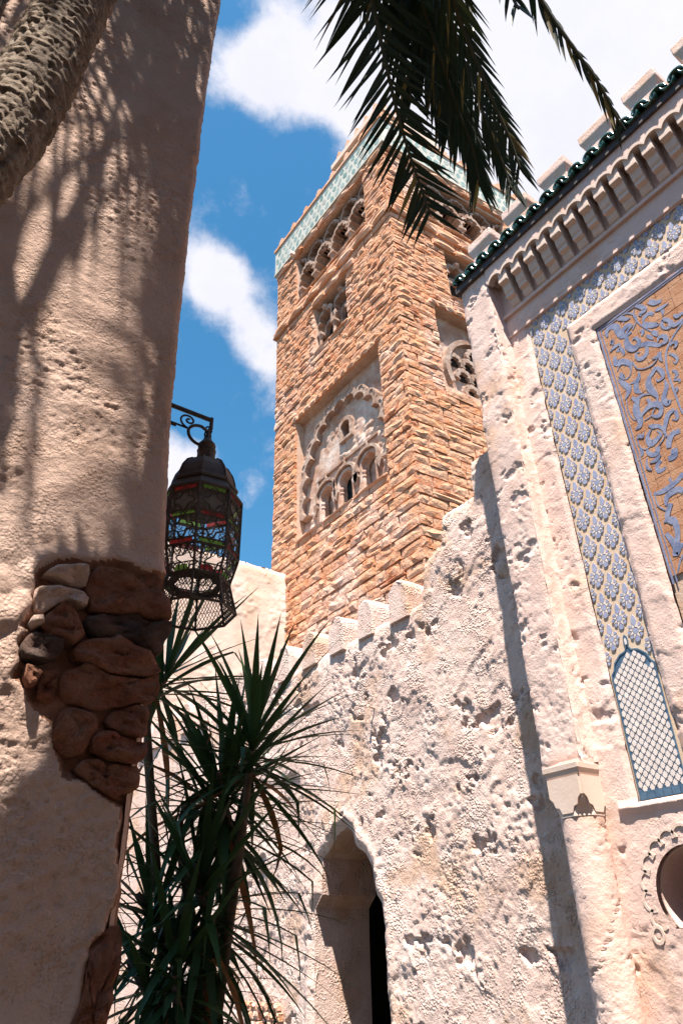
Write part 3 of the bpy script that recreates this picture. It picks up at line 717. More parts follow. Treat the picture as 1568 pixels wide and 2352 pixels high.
def plaster(U, Z, s0, amp=1.0):
    u2 = U+.03*fbm(U*6, Z*6, s0+40, 3); z2 = Z+.03*fbm(U*6+5, Z*6, s0+44, 3)
    pt = fbm(u2*2.0+1, z2*1.6, s0, 4); rough = sstep(.16, .26, pt)
    dd = .022*fbm(U*1.5, Z*1.1, s0+3, 3)+.0035*fbm(U*7, Z*6, s0+5, 3)
    for k, (s_, h_) in enumerate(((1.8, .006), (3.3, .004))):
        q = fbm(u2*s_+k*3, z2*s_*.9, s0+50+6*k, 4); dd = dd+h_*(sstep(.03, .06, q)-.4*sstep(.06, .35, q))
    dd = dd+rough*(.007*bumps(u2*26, z2*26, s0)-.006)
    dd = dd-.014*sstep(.40, .46, fbm(u2*5, z2*6, s0+9, 5, .6))
    cr = np.abs(fbm(u2*1.6, z2*.9, s0+21, 5)); dd = dd-.012*np.exp(-(cr/.007)**2)*sstep(.12, .25, fbm(U*1.1, Z*1.1, s0+30, 2))
    return dd*amp
def fdisp(U, Z):
    e = np.minimum(poly_sdf(STRIP, U, Z), poly_sdf(PANEL, U, Z))
    dd = plaster(U, Z, 100)+.022*sstep(0, .05, e)
    rim = np.exp(-((Z-2.46)/.03)**2)*((U > 2.8) & (U < 3.5)); return dd+.03*rim
surface('wall_face', FF, 1.15, 3.66, .9, 7.72, .0165, fdisp, M['facade'], fac, keep=fkeep)
surface('wall_face', FF, -.9, 1.17, .9, 7.72, .05, fdisp, M['facade'], fac, keep=fkeep)
m = MB(); m.box(FF, -1, 2.69, 0, 9.0, -.7, -.2); m.box(FF, 2.70, 3.41, 2.25, 9.0, -.7, -.2); m.box(FF, 3.42, 4.02, 0, 9.0, -.7, -.2); m.box(FF, 2.69, 3.42, 0, 2.25, -.7, -.33)
m.box(FF, -1, 4.02, 7.70, 8.62, -.2, .012); m.box(FF, -1, 3.64, 7.50, 7.535, -.02, .03)
part('wall_body', m, M['facade'], fac)
m = MB(); m.band(FF, NARC, [(3.05+(x-3.05)*.97, 1.87+(z-1.87)*.97) for x, z in NARC], -.3, -.005)
m.prism(FF, [(2.72, 1.56), (3.335, 1.56), (3.30, 1.66), (2.8, 1.66)], -.3, -.1)
part('niche_reveal', m, M['facade'], fac)
m = MB(); q_ = [R(-35)+R(250)*i/13 for i in range(14)]
for i in range(13):
    qm = (q_[i]+q_[i+1])/2; x, z = 3.05+.345*math.cos(qm), 1.88+.345*math.sin(qm)
    for r0, r1, d1 in ((.060, .080, .045), (.036, .054, .035)):
        m.band(FF, arcpts(x, z, r0, r0, qm-1.75, qm+1.75, 9), arcpts(x, z, r1, r1, qm-1.75, qm+1.75, 9), -.02, d1)
for sgn in (1, -1):
    x = 3.05+sgn*.355; m.band(FF, arcpts(x, 1.63, .032, .04, 0, 2*PI, 12), arcpts(x, 1.63, .05, .062, 0, 2*PI, 12), -.02, .05); m.prism(FF, arcpts(x, 1.625, .016, .016, 0, 2*PI, 8)[:-1], -.02, .045)
part('scalloped_trim', m, M['capital'], fac, smooth=False)
# pilaster, capital and column
FP = Fr((5.0, 0, 0), (0, 1, 0), (-1, 0, 0))
def edge_r(U): return np.exp(-np.minimum(np.abs(U-3.62), np.abs(U-4.05))/.022)
surface('pilaster_face', FP, 3.625, 4.045, 2.83, 8.62, .0165, lambda U, Z: plaster(U, Z, 140)-.02*edge_r(U)-.03*np.exp(-np.maximum(Z-2.83, 0)/.03)-.02*sstep(.1, .3, fbm(U*4, Z*3, 190, 3))*edge_r(U), M['facade'], fac)
FS = Fr((0, 3.625, 0), (1, 0, 0), (0, -1, 0))
surface('pilaster_side', FS, 5.0, 5.235, 2.83, 8.62, .0165, lambda U, Z: plaster(U, Z, 170, .8)-.018*np.exp(-np.abs(U-5.0)/.02)+.05*sstep(5.1, 5.23, U)*(.6+.4*fbm(U*2, Z*2, 177)), M['facade'], fac)
m = MB(); m.box(FP, 3.66, 4.02, 2.86, 8.6, -.19, -.05); part('pilaster_core', m, M['facade'], fac)
m = MB(); m.box(FP, 3.62, 4.05, 2.815, 2.86, -.19, -.012)
part('pilaster_foot', m, M['facade'], fac)
m = MB()                                   # abacus, block and cut-away leaf corners
cx, cy = 5.08, 3.79
def sq(h, z, ch): return [(cx+sx*h*a, cy+sy*h*b_, z) for sx, sy, a, b_ in ((-1, -1, 1, 1-ch), (-1, -1, 1-ch, 1), (1, -1, 1-ch, 1), (1, -1, 1, 1-ch), (1, 1, 1, 1-ch), (1, 1, 1-ch, 1), (-1, 1, 1-ch, 1), (-1, 1, 1, 1-ch))]
lv = [(.178, 2.815, .03), (.178, 2.775, .03), (.165, 2.755, .03), (.165, 2.735, .03), (.158, 2.73, .04), (.156, 2.60, .06), (.154, 2.56, .10), (.156, 2.50, .42), (.162, 2.455, .62), (.165, 2.43, .62), (.158, 2.42, .62)]
rows_ = [sq(*t) for t in lv]; vs = [p for r in rows_ for p in r]; fs = [tuple(range(8)), tuple(range(len(vs)-1, len(vs)-9, -1))]
for j in range(len(rows_)-1):
    for i in range(8): fs.append((j*8+i, j*8+(i+1) % 8, (j+1)*8+(i+1) % 8, (j+1)*8+i))
m.add(vs, fs); bevel(part('capital', m, M['capital'], fac), .006)
FCf = Fr((cx-.158, 0, 0), (0, 1, 0), (-1, 0, 0)); FCs = Fr((0, cy-.158, 0), (1, 0, 0), (0, -1, 0))
for F_, c_ in ((FCf, cy), (FCs, cx)):
    m = MB(); m.prism(F_, [(c_-.15, 2.72), (c_+.15, 2.72), (c_+.15, 2.58), (c_+.12, 2.555), (c_+.105, 2.51), (c_+.07, 2.50), (c_+.05, 2.455), (c_-.05, 2.455), (c_-.07, 2.50), (c_-.105, 2.51), (c_-.12, 2.555), (c_-.15, 2.58)], -.02, .012); part('capital_leaf', m, M['capital'], fac)
nr, nc = 170, 40; vs = []
for i in range(nr):
    z = .2+(2.42-.2)*i/(nr-1)
    for j in range(nc):
        q = 2*PI*j/nc; d_ = float(plaster(np.array([q*.5+3]), np.array([z]), 230, .55)[0]); rr = .163+d_
        if abs(z-(1.62+.22*math.sin(q*1.3+1.2)+.02*math.sin(q*9))) < .006: rr -= .014
        vs.append((cx+rr*math.cos(q), cy-.085+.085+rr*math.sin(q), z))
fs = [(i*nc+j, i*nc+(j+1) % nc, (i+1)*nc+(j+1) % nc, (i+1)*nc+j) for i in range(nr-1) for j in range(nc)]
m = MB(); m.add(vs, fs); part('column', m, M['facade'], fac, smooth=True)
# cornice: scalloped fascia, corbels, dark eave board, glazed tiles, merlons
P0, PT = 3.495, .191                       # first slot and pitch along the wall
m = MB(); lo = []; 
for i in range(-1, 24):
    for j in range(8):
        q = j/8; u = P0-(i+q)*PT+PT*.0
        x = abs(((q+.5) % 1)-.5)*2         # 0 over a slot, 1 between
        lo.append((u, 8.365-.075*(x**2.4)))
lo = [p for p in lo if p[0] < 3.62]
lo = [(3.618, lo[0][1])]+lo
m.band(FF, lo, [(u, 8.565) for u, z in lo], .02, .222); part('scalloped_fascia', m, M['facade'], fac)
m = MB(); lo2 = [(u, z-.045) for u, z in lo]; m.band(FF, lo2, [(u, z-.002) for u, z in lo], .15, .236); part('fascia_lip', m, M['capital'], fac)
prof = [(0, 8.33), (.212, 8.33), (.212, 8.19), (.222, 8.185), (.222, 8.135), (.165, 8.125), (.158, 8.06), (.15, 8.03), (.128, 8.0), (.135, 7.995), (.135, 7.955), (.085, 7.945), (.08, 7.90), (.055, 7.86), (.04, 7.85), (.04, 7.835), (0, 7.83)]
m = MB(); hw = .0595
v1 = [(5.2-d_, -hw, z) for d_, z in prof]+[(5.2-d_, hw, z) for d_, z in prof]; n = len(prof)
m.add(v1, [tuple(range(n)), tuple(range(2*n-1, n-1, -1))]+[(i, i+n, (i+1) % n+n, (i+1) % n) for i in range(n)])
CORB = meshdata('corbel', m.v, m.f, [M['capital']], recalc=True)
for i in range(-1, 23):
    u = P0-(i+.5)*PT
    if u+hw > 3.63: continue
    o = inst('corbel', CORB, Matrix.Translation((0, u, 0)), fac)
    bevel(o, .004, 1)
m = MB(); m.box(FF, -1, 3.62, 8.33, 8.60, -.1, .02); m.box(FF, -1, 3.625, 7.79, 7.832, -.1, .05); part('cornice_bed', m, M['facade'], fac)
m = MB(); m.box(FF, -1, 4.075, 8.515, 8.60, -.3, .255); part('eave_board', m, M['darkwood'], fac)
def barrel(up):
    m = MB(); n = 8; r1, r0 = (.088, .068) if up else (.075, .06); L = .62; sl = .42; k = 5
    for t in range(k):
        f = t/(k-1); x = .0+f*L; dz = f*L*sl; g = 1.0+.06*(t == 0)-.10*f
        for rr in (r1*g, r0*g):
            for j in range(n+1):
                q = PI*j/n; m.v.append((x, rr*math.cos(q), dz+rr*math.sin(q)*(1 if up else -1)+(.0 if up else .062)))
    W = 2*(n+1)
    for t in range(k-1):
        for j in range(n):
            a_ = t*W+j; b_ = a_+W; m.f += [(a_, a_+1, b_+1, b_), (a_+n+1, b_+n+1, b_+n+2, a_+n+2)]
    for j in range(n): m.f.append((j, j+n+1, j+n+2, j+1))
    return meshdata('roof_tile', m.v, m.f, [M['roofgreen']], smooth=True)
TUP, TDN = barrel(True), barrel(False)
for i in range(26):
    u = 3.985-i*.2; x = 4.915+random.uniform(-.008, .008)
    inst('roof_tile', TUP, Matrix.Translation((x, u, 8.665)) @ Matrix.Rotation(random.uniform(-.03, .03), 4, 'X'), fac)
    if i < 25: inst('pan_tile', TDN, Matrix.Translation((x-.012, u-.1, 8.615)) @ Matrix.Rotation(random.uniform(-.03, .03), 4, 'X'), fac)
m = MB(); m.prism(lambda u, z, d: (4.93+u, d, z), [(0, 8.60), (.06, 8.63), (.7, 8.90), (.7, 8.60)], 4.05, -1, 0, True); part('tile_bed', m, M['darkwood'], fac)
def fmer():
    m = MB(); b0 = [(-.165, -.02), (.165, -.02), (.165, -.30), (-.165, -.30)]
    lv = [(8.6, 1, 0), (9.36, 1, 0), (9.41, 1.05, .01), (9.48, 1.21, .035), (9.5, 1.23, .038), (9.60, 1.23, .038), (9.62, 1.17, .03)]
    for z, s_, o_ in lv: m.v += [(5.3-(d_+(o_ if d_ > -.1 else -o_)), u*s_, z) for u, d_ in b0]
    m.f += [tuple(range(4)), (27, 26, 25, 24)]
    for j in range(len(lv)-1): m.f += [(j*4+i, j*4+(i+1) % 4, j*4+4+(i+1) % 4, j*4+4+i) for i in range(4)]
    me = meshdata('square_merlon', m.v, m.f, [M['facade']], recalc=True); return me
FMER = fmer()
for k in range(9): bevel(inst('square_merlon', FMER, Matrix.Translation((0, 3.84-.607*k+random.uniform(-.01, .01), random.uniform(-.01, .01))), fac), .012)

# ---- star mosaic
def clip(poly, a, b, c):                   # keep a*u+b*z <= c
    out = []
    for i in range(len(poly)):
        p, q = poly[i], poly[(i+1) % len(poly)]; fp, fq = a*p[0]+b*p[1]-c, a*q[0]+b*q[1]-c
        if fp <= 0: out.append(p)
        if fp*fq < 0: t = fp/(fp-fq); out.append((p[0]+(q[0]-p[0])*t, p[1]+(q[1]-p[1])*t))
    return out
def rosette_polys():
    pl = lambda r, a_: (r*math.cos(a_), r*math.sin(a_)); out = []; st = PI/4
    out.append((0, [pl(.0245, PI/8+k*st) if 0 else pl(.0235 if k % 2 else .0235, k*st/1) for k in range(8)]))
    for k in range(8):
        a_ = k*st+PI/2; w_ = a_+st/2
        out.append((1, [pl(.0275, a_+.03), pl(.0585, w_), pl(.0275, a_+st-.03)]))
        if k == 0: out.append((0, [pl(.033, a_), (.017, .052), (.021, .077), (.014, .105), (0, .124), (-.014, .105), (-.021, .077), (-.017, .052)]))
        elif k == 4: out.append((0, [pl(.033, a_), (-.0175, -.052), (-.021, -.070), (-.011, -.083), (.011, -.083), (.021, -.070), (.0175, -.052)]))
        else: out.append((0, [pl(.036, a_), pl(.054, a_+.235), pl(.064, a_+.19), pl(.0665, a_), pl(.064, a_-.19), pl(.054, a_-.235)]))
    return out
ROS = rosette_polys()
def clip_star(u, z):
    res = []
    for mi, P in ROS:
        Q = [(x*1.13+u, y*1.13+z) for x, y in P]
        Q = clip(Q, 1, 0, 3.338)
        if not Q: continue
        inL = z < 7.08
        if inL: Q = clip(Q, -1, 0, -2.912)
        else:
            c = [(x, y) for x, y in Q]
            Q = clip(c, 0, -1, -7.105) if u < 2.912 else c
        if Q: Q = clip(Q, .022, 1, 7.585+.022*0)
        if Q and u < 3.2: Q = clip(Q, 0, 1, 7.49)
        if Q and len(Q) >= 3:
            ar = abs(sum(Q[i][0]*Q[(i+1) % len(Q)][1]-Q[(i+1) % len(Q)][0]*Q[i][1] for i in range(len(Q)))/2)
            if ar > 1.2e-5: res.append((mi, Q))
    return res
LAT = [(2.93, 3.46), (3.345, 3.46), (3.325, 3.72), (2.95, 3.72)]
bed = MB(); bed.prism(FF, STRIP, -.03, -.006); part('mosaic_bed', bed, M['tilebed'], fac)
def add_star(u, z):
    ps = clip_star(u, z)
    ps = [(mi, Q) for mi, Q in ps if not any(poly_sdf(APEX, np.array([x]), np.array([y]))[0] < .004 for x, y in Q)]
    if not ps: return
    m = MB()
    for mi, Q in ps: m.prism(FF, Q, -.006, .0015+random.uniform(-.001, .0015), mi)
    part('star_tile', m, [M['blue'], M['whitetile']], fac)
APEX = [(2.925, 2.4), (3.33, 2.4), (3.33, 3.47), (3.30, 3.50), (3.275, 3.56), (3.22, 3.61), (3.17, 3.63), (3.165, 3.70), (3.135, 3.76), (3.10, 3.70), (3.09, 3.63), (3.04, 3.61), (2.975, 3.56), (2.95, 3.50), (2.925, 3.47)]
for ci in range(0, 17):
    u = 3.3685-ci*.1165; off = .145 if ci % 2 else 0
    for k in range(-2, 16):
        z = 3.61+off+k*.29
        if u < 2.85 and z < 7.0: continue
        if z > 7.56: continue
        if u < 2.85 and z < 7.06: continue
        add_star(u, z)
# ---- lattice panel under the stars
LP = [(2.94, 2.555), (3.318, 2.555), (3.318, 3.46), (3.29, 3.49), (3.268, 3.55), (3.21, 3.60), (3.155, 3.615), (3.13, 3.66), (3.105, 3.615), (3.05, 3.60), (2.99, 3.55), (2.967, 3.49), (2.94, 3.46)]
m = MB(); m.prism(FF, LP, -.006, -.002); part('lattice_bed', m, M['bluedeep'], fac)
cxp, czp = sum(p[0] for p in LP)/len(LP), 3.0
def grow(P, g): 
    out = []
    n = len(P)
    for i in range(n):
        a_, b_, c_ = P[i-1], P[i], P[(i+1) % n]; e1 = Vector((b_[0]-a_[0], b_[1]-a_[1])).normalized(); e2 = Vector((c_[0]-b_[0], c_[1]-b_[1])).normalized()
        nn = Vector((e1.y+e2.y, -(e1.x+e2.x))); nn = nn/max(.5, nn.length)*1.0; out.append((b_[0]+nn.x*g, b_[1]+nn.y*g))
    return out
m = MB(); m.band(FF, LP+[LP[0]], grow(LP, .013)+[grow(LP, .013)[0]], -.006, .003)
m.band(FF, arcpts(3.13, 3.70, .012, .032, 0, 2*PI, 10), arcpts(3.13, 3.703, .022, .052, 0, 2*PI, 10), -.006, .003); part('lattice_rim', m, M['bluedeep'], fac)
m = MB(); m.prism(FF, arcpts(3.13, 3.70, .012, .032, 0, 2*PI, 10)[:-1], -.006, .002); part('drop_tile', m, M['whitetile'], fac)
sx, sz = .0315, .0335                       # star-lozenge white tiles between the woven blue ribs
shape = [(0, .0285), (.0075, .019), (.0155, .0155), (.0165, .006), (.0245, 0), (.0165, -.006), (.0155, -.0155), (.0075, -.019), (0, -.0285), (-.0075, -.019), (-.0155, -.0155), (-.0165, -.006), (-.0245, 0), (-.0165, .006), (-.0155, .0155), (-.0075, .019)]
wm = MB(); wm.prism(lambda u, z, d: (u, z, d), shape, 0, 1); WT = meshdata('white_tile', wm.v, wm.f, [M['whitetile']])
lpa = np.asarray(LP)
for r_ in range(0, 36):
    for k in range(-1, 8):
        u = 2.955+k*.0630+(.0315 if r_ % 2 else 0); z = 2.575+r_*.0335
        Q = [(u+x, z+y) for x, y in shape]
        sd = poly_sdf(LP, np.array([u]), np.array([z]))[0]
        if sd < -.0265: inst('white_tile', WT, FF.mtx(u, z, -.002, 1, 1, .004*random.uniform(.6, 1.2), random.uniform(-.03, .03)), fac)
        elif sd < .004:
            Q2 = clip(clip(Q, 1, 0, 3.3165), -1, 0, -2.9415); Q2 = clip(Q2, 0, -1, -2.557) if Q2 else Q2
            if Q2 and len(Q2) > 2 and z < 3.46:
                m = MB(); m.prism(FF, Q2, -.003, .001); part('white_tile', m, M['whitetile'], fac)
for k in range(6):
    u0 = 2.925+k*.068; m = MB(); m.box(FF, u0, u0+.064, 2.497, 2.548, -.008, .003+random.uniform(-.001, .001)); part('base_tile', m, M['bluedeep'], fac)

# ---- terracotta panel with blue scrolls
bed = MB(); bed.prism(FF, [(x, z) for x, z in PANEL], -.035, -.014); part('panel_bed', bed, M['mortar'], fac)
tm = MB(); tm.prism(lambda u, z, d: (u, z, d), [(-.5, -.47), (-.47, -.5), (.47, -.5), (.5, -.47), (.5, .47), (.47, .5), (-.47, .5), (-.5, .47)], 0, 1)
TERRA = meshdata('square_tile', tm.v, tm.f, [M['terra']])
for i in range(11):
    for j in range(22):
        u = 2.55-i*.128; z = 6.742-j*.1245
        if i == 0: u += .0
        if u < 1.25: continue
        inst('square_tile', TERRA, FF.mtx(u-.0, z, -.016, .1245, .121, .0165+random.uniform(-.0012, .0012), random.uniform(-.004, .004)) , fac)
farp = MB(); farp.box(FF, -.8, 1.2, 3.2, 6.75, -.03, 0); part('square_tiles_beyond', farp, M['terra'], fac, kind='stuff')
m = MB()
for u0, u1 in ((2.588, 2.606), (2.560, 2.570)): m.box(FF, u0, u1, 4.0, 6.79-(2.606-u1)*1.0, 0, .0045)
for dz0, dz1 in ((.004, .022), (.038, .048)): m.box(FF, 1.2, 2.606-dz0, 6.795-dz1, 6.795-dz0, 0, .005)
part('border_line', m, M['scrollblue'], fac)
SCROLL = [[2.519,6.631,0.015,2.516,6.689,0.034,2.474,6.718,0.045,2.414,6.683,0.056,2.402,6.602,0.055,2.388,6.531,0.04,2.337,6.507,0.036,2.281,6.5,0.014],[2.372,6.528,0.015,2.348,6.586,0.04,2.294,6.599,0.04,2.256,6.561,0.011],[2.323,6.526,0.007,2.29,6.556,0.022,2.257,6.557,0.006],[2.314,6.557,0.007,2.356,6.436,0.043,2.347,6.352,0.056,2.297,6.302,0.049,2.245,6.344,0.035,2.266,6.41,0.021,2.299,6.408,0.007],[2.299,6.294,0.007,2.228,6.292,0.038,2.15,6.238,0.04,2.092,6.172,0.03,2.031,6.15,0.007],[2.194,6.246,0.02,2.216,6.171,0.034,2.275,6.154,0.037,2.312,6.192,0.027,2.305,6.243,0.017,2.269,6.232,0.005],[2.538,6.448,0.007,2.49,6.468,0.029,2.433,6.461,0.022,2.428,6.418,0.007],[2.516,6.529,0.009,2.484,6.552,0.03,2.49,6.498,0.011],[2.509,6.367,0.018,2.514,6.285,0.05,2.448,6.253,0.049,2.395,6.183,0.042,2.394,6.127,0.021],[2.468,6.392,0.029,2.437,6.415,0.029,2.414,6.349,0.028,2.424,6.31,0.007],[2.527,6.192,0.007,2.486,6.235,0.01,2.435,6.214,0.01,2.397,6.147,0.01,2.405,6.089,0.01,2.448,6.048,0.01,2.497,6.076,0.01,2.532,6.13,0.008],[2.362,6.185,0.008,2.346,6.099,0.01,2.305,6.049,0.009,2.25,6.025,0.009,2.198,6.02,0.009,2.146,6.042,0.008],[2.508,6.158,0.014,2.491,6.099,0.035,2.467,6.099,0.007],[2.54,6.099,0.014,2.505,6.018,0.041,2.471,5.938,0.047,2.503,5.881,0.027,2.535,5.851,0.005],[2.173,5.974,0.039,2.221,5.94,0.033,2.269,5.905,0.039,2.29,5.833,0.052,2.27,5.748,0.045,2.251,5.683,0.022,2.261,5.639,0.006],[2.175,5.967,0.026,2.143,5.898,0.038,2.148,5.832,0.025,2.201,5.828,0.013,2.205,5.866,0.006],[2.143,5.802,0.006,2.144,5.734,0.031,2.172,5.678,0.037,2.203,5.624,0.04,2.185,5.561,0.043,2.151,5.578,0.018],[2.469,5.83,0.017,2.443,5.785,0.036,2.404,5.784,0.026,2.351,5.781,0.016,2.301,5.745,0.006],[2.408,5.77,0.02,2.453,5.723,0.052,2.467,5.646,0.055,2.457,5.571,0.045,2.476,5.508,0.038,2.524,5.498,0.013],[2.455,5.578,0.013,2.399,5.616,0.029,2.332,5.638,0.044,2.266,5.609,0.047,2.248,5.546,0.031,2.285,5.496,0.037,2.336,5.523,0.016,2.33,5.569,0.005],[2.338,5.72,0.019,2.33,5.671,0.026,2.346,5.64,0.013],[2.339,6.039,0.013,2.348,5.982,0.027,2.393,5.935,0.04,2.405,5.864,0.04,2.366,5.809,0.007],[2.445,5.974,0.005,2.391,5.969,0.024,2.341,6.004,0.01],[2.149,5.469,0.024,2.21,5.454,0.036,2.249,5.398,0.036,2.285,5.325,0.024,2.281,5.266,0.009],[2.145,5.458,0.024,2.144,5.393,0.027,2.16,5.363,0.015,2.193,5.393,0.005],[2.406,5.461,0.006,2.37,5.43,0.034,2.315,5.393,0.028,2.285,5.325,0.021,2.291,5.257,0.006],[2.391,5.41,0.012,2.444,5.355,0.031,2.429,5.28,0.052,2.367,5.29,0.036,2.323,5.317,0.024,2.345,5.364,0.006],[2.537,5.398,0.013,2.51,5.413,0.032,2.48,5.386,0.019,2.462,5.424,0.005],[2.381,5.218,0.036,2.405,5.162,0.036,2.452,5.175,0.036,2.482,5.225,0.025,2.466,5.255,0.006],[2.161,5.244,0.035,2.227,5.256,0.041,2.277,5.208,0.047,2.295,5.149,0.035],[2.261,5.12,0.047,2.273,5.058,0.052,2.33,5.054,0.035],[2.492,5.112,0.005,2.429,5.106,0.03,2.379,5.13,0.012],[2.394,5.077,0.03,2.438,5.049,0.03,2.434,4.992,0.035,2.378,4.99,0.017,2.386,5.01,0.005],[2.537,5.291,0.009,2.53,5.238,0.028,2.553,5.212,0.005],[2.506,5.168,0.007,2.523,5.083,0.021,2.493,5.034,0.005],[2.185,6.753,0.007,2.133,6.706,0.036,2.098,6.634,0.035,2.156,6.627,0.029,2.149,6.596,0.006],[2.155,6.518,0.014,2.126,6.561,0.035,2.071,6.561,0.035,2.044,6.518,0.021],[2.157,6.51,0.021,2.113,6.443,0.048,2.043,6.392,0.034,2.032,6.402,0.005],[2.041,6.692,0.042,1.996,6.631,0.042,1.934,6.604,0.028],[2.021,6.546,0.01,1.977,6.536,0.034,1.903,6.527,0.014,1.887,6.531,0.005],[1.955,6.506,0.034,1.965,6.448,0.014],[1.984,6.408,0.034,1.935,6.346,0.03,1.947,6.281,0.03,1.993,6.302,0.02,2.006,6.36,0.027,1.987,6.4,0.013],[1.911,6.325,0.013,1.913,6.271,0.033,1.858,6.26,0.032,1.818,6.271,0.013],[1.882,6.374,0.013,1.857,6.334,0.033,1.8,6.33,0.019],[2.108,6.353,0.027,2.082,6.312,0.04,2.078,6.272,0.01],[2.169,6.358,0.014,2.142,6.316,0.031,2.118,6.267,0.007],[2.207,6.447,0.011,2.182,6.425,0.035,2.201,6.384,0.014],[2.087,6.214,0.01,2.062,6.249,0.027,2.017,6.221,0.033,2.019,6.167,0.039,2.072,6.165,0.013],[1.827,6.242,0.014,1.954,6.159,0.016,2.041,6.067,0.016,2.084,5.949,0.016,2.098,5.803,0.016,2.099,5.633,0.015,2.098,5.475,0.013,2.092,5.381,0.012],[2.106,6.101,0.033,2.117,6.038,0.026,2.109,5.987,0.006],[2.189,6.077,0.005,2.145,6.069,0.026,2.113,6.052,0.013],[2.374,6.738,0.019,2.335,6.724,0.037,2.29,6.675,0.029,2.252,6.662,0.006],[2.315,6.707,0.015,2.33,6.65,0.009],[2.344,6.753,0.01,2.272,6.739,0.013,2.221,6.684,0.012,2.197,6.624,0.011,2.211,6.576,0.011,2.268,6.518,0.01],[2.194,6.721,0.009,2.216,6.66,0.01,2.196,6.544,0.01,2.158,6.453,0.01,2.108,6.353,0.008],[1.998,6.086,0.006,1.978,6.106,0.019,1.941,6.084,0.026,1.959,6.046,0.016,1.979,6.053,0.005],[2.032,6.024,0.013,2.001,5.981,0.022,1.982,5.923,0.022,2.007,5.889,0.013,2.026,5.922,0.005],[2.058,5.841,0.009,2.036,5.816,0.022,2.029,5.768,0.022,2.061,5.758,0.009],[2.073,5.741,0.012,2.031,5.718,0.021,2.027,5.682,0.006],[2.083,5.663,0.006,2.069,5.637,0.021,2.086,5.607,0.005],[2.522,5.841,0.008,2.538,5.729,0.008,2.525,5.634,0.008,2.494,5.579,0.008],[2.423,5.531,0.008,2.354,5.535,0.008,2.301,5.591,0.008,2.28,5.611,0.006],[2.533,5.387,0.008,2.536,5.323,0.008,2.501,5.261,0.007,2.451,5.254,0.007],[2.373,5.221,0.007,2.321,5.252,0.007,2.287,5.294,0.006],[2.541,4.818,0.011,2.458,4.801,0.039,2.334,4.82,0.035,2.25,4.865,0.035],[2.467,4.663,0.018,2.434,4.737,0.039,2.334,4.751,0.044,2.298,4.709,0.034],[2.526,4.536,0.014,2.446,4.518,0.043,2.445,4.387,0.037,2.514,4.227,0.042,2.432,4.295,0.025],[2.536,4.431,0.026,2.491,4.302,0.047,2.49,4.238,0.033],[2.54,4.073,0.008,2.495,4.156,0.013,2.454,4.201,0.01],[2.368,4.885,0.014,2.367,4.815,0.025],[2.526,4.833,0.007,2.533,4.698,0.009,2.454,4.6,0.007],[2.424,4.663,0.035,2.487,4.561,0.035,2.467,4.485,0.01]]
def spline(P, n):
    P = np.asarray(P, float); k = len(P); out = []
    for i in range(k-1):
        p0, p1, p2, p3 = P[max(i-1, 0)], P[i], P[i+1], P[min(i+2, k-1)]
        for j in range(n):
            t = j/n; out.append(.5*((2*p1)+(-p0+p2)*t+(2*p0-5*p1+4*p2-p3)*t*t+(-p0+3*p1-3*p2+p3)*t**3))
    out.append(P[-1]); return np.asarray(out)
for si, sc in enumerate(SCROLL):
    P = spline(np.asarray(sc).reshape(-1, 3), 5); T_ = np.gradient(P[:, :2], axis=0); T_ /= np.linalg.norm(T_, axis=1)[:, None]+1e-9
    wd = np.maximum(P[:, 2]*1.22, .006)*.5
    Lp = [(p[0]-t[1]*h, p[1]+t[0]*h) for p, t, h in zip(P, T_, wd)]; Rp = [(p[0]+t[1]*h, p[1]-t[0]*h) for p, t, h in zip(P, T_, wd)]
    m = MB(); m.band(FF, Lp, Rp, -.002, .0032+.0006*(si % 4)); part('scroll_leaf', m, M['scrollblue'], fac)
m = MB(); tri = MB(); MC = (1.36, 6.33)
m.band(FF, arcpts(*MC, .36, .42, 0, 2*PI, 40), arcpts(*MC, .385, .445, 0, 2*PI, 40), 0, .006); m.prism(FF, arcpts(*MC, .355, .415, 0, 2*PI, 40)[:-1], 0, .0045); part('medallion_disc', m, M['bluedeep'], fac)
for k in range(60):
    for rr in (.33, .285):
        q = 2*PI*(k+(.5 if rr < .3 else 0))/60; c_ = (MC[0]+rr*math.cos(q), MC[1]+rr*1.16*math.sin(q))
        tri.prism(FF, [(c_[0]+.018*math.cos(q+a_), c_[1]+.018*math.sin(q+a_)) for a_ in (0, 2.1, 4.2)], 0, .0065)
part('medallion_mosaic', tri, M['whitetile'], fac, kind='stuff')

# ------------------------------------------------------------------ shaded wall close on the left
FW = Fr((0, 2.5, 0), (1, 0, 0), (0, -1, 0))
lw = root('near_plaster_wall', (0.2, 2.9, 0), 'close brown plaster wall in dappled shade with red and dark stones showing where plaster broke off', 'wall')
EZ = [(0, .95), (1.44, .95), (1.66, .965), (2.03, .968), (2.2, .97), (2.59, .982), (2.66, 1.0), (2.90, .985), (2.98, .972), (3.37, .948), (3.76, .938), (4.76, .912), (5.04, .908), (6.86, .918), (7.7, .94), (11, .95)]
def edge(Z): return np.interp(Z, [p[0] for p in EZ], [p[1] for p in EZ])+.010*fbm(Z*4, Z*0+3, 301, 4)+.004*fbm(Z*22, Z*0+8, 305, 2)
HOLE = [(0.499, 2.79), (0.547, 2.859), (0.652, 2.893), (0.779, 2.929), (0.894, 2.914), (1.2, 2.94), (1.2, 2.099), (1.2, 2.04), (0.916, 2.021), (0.853, 2.057), (0.775, 2.104), (0.704, 2.117), (0.654, 2.206), (0.65, 2.275), (0.604, 2.297), (0.548, 2.338), (0.534, 2.379), (0.487, 2.407), (0.497, 2.46), (0.485, 2.525), (0.51, 2.576), (0.485, 2.595), (0.502, 2.654), (0.485, 2.707)]
HOLE3 = [(.90, 2.06), (1.2, 2.1), (1.2, 1.6), (.90, 1.66), (.935, 1.80), (.912, 1.95)]
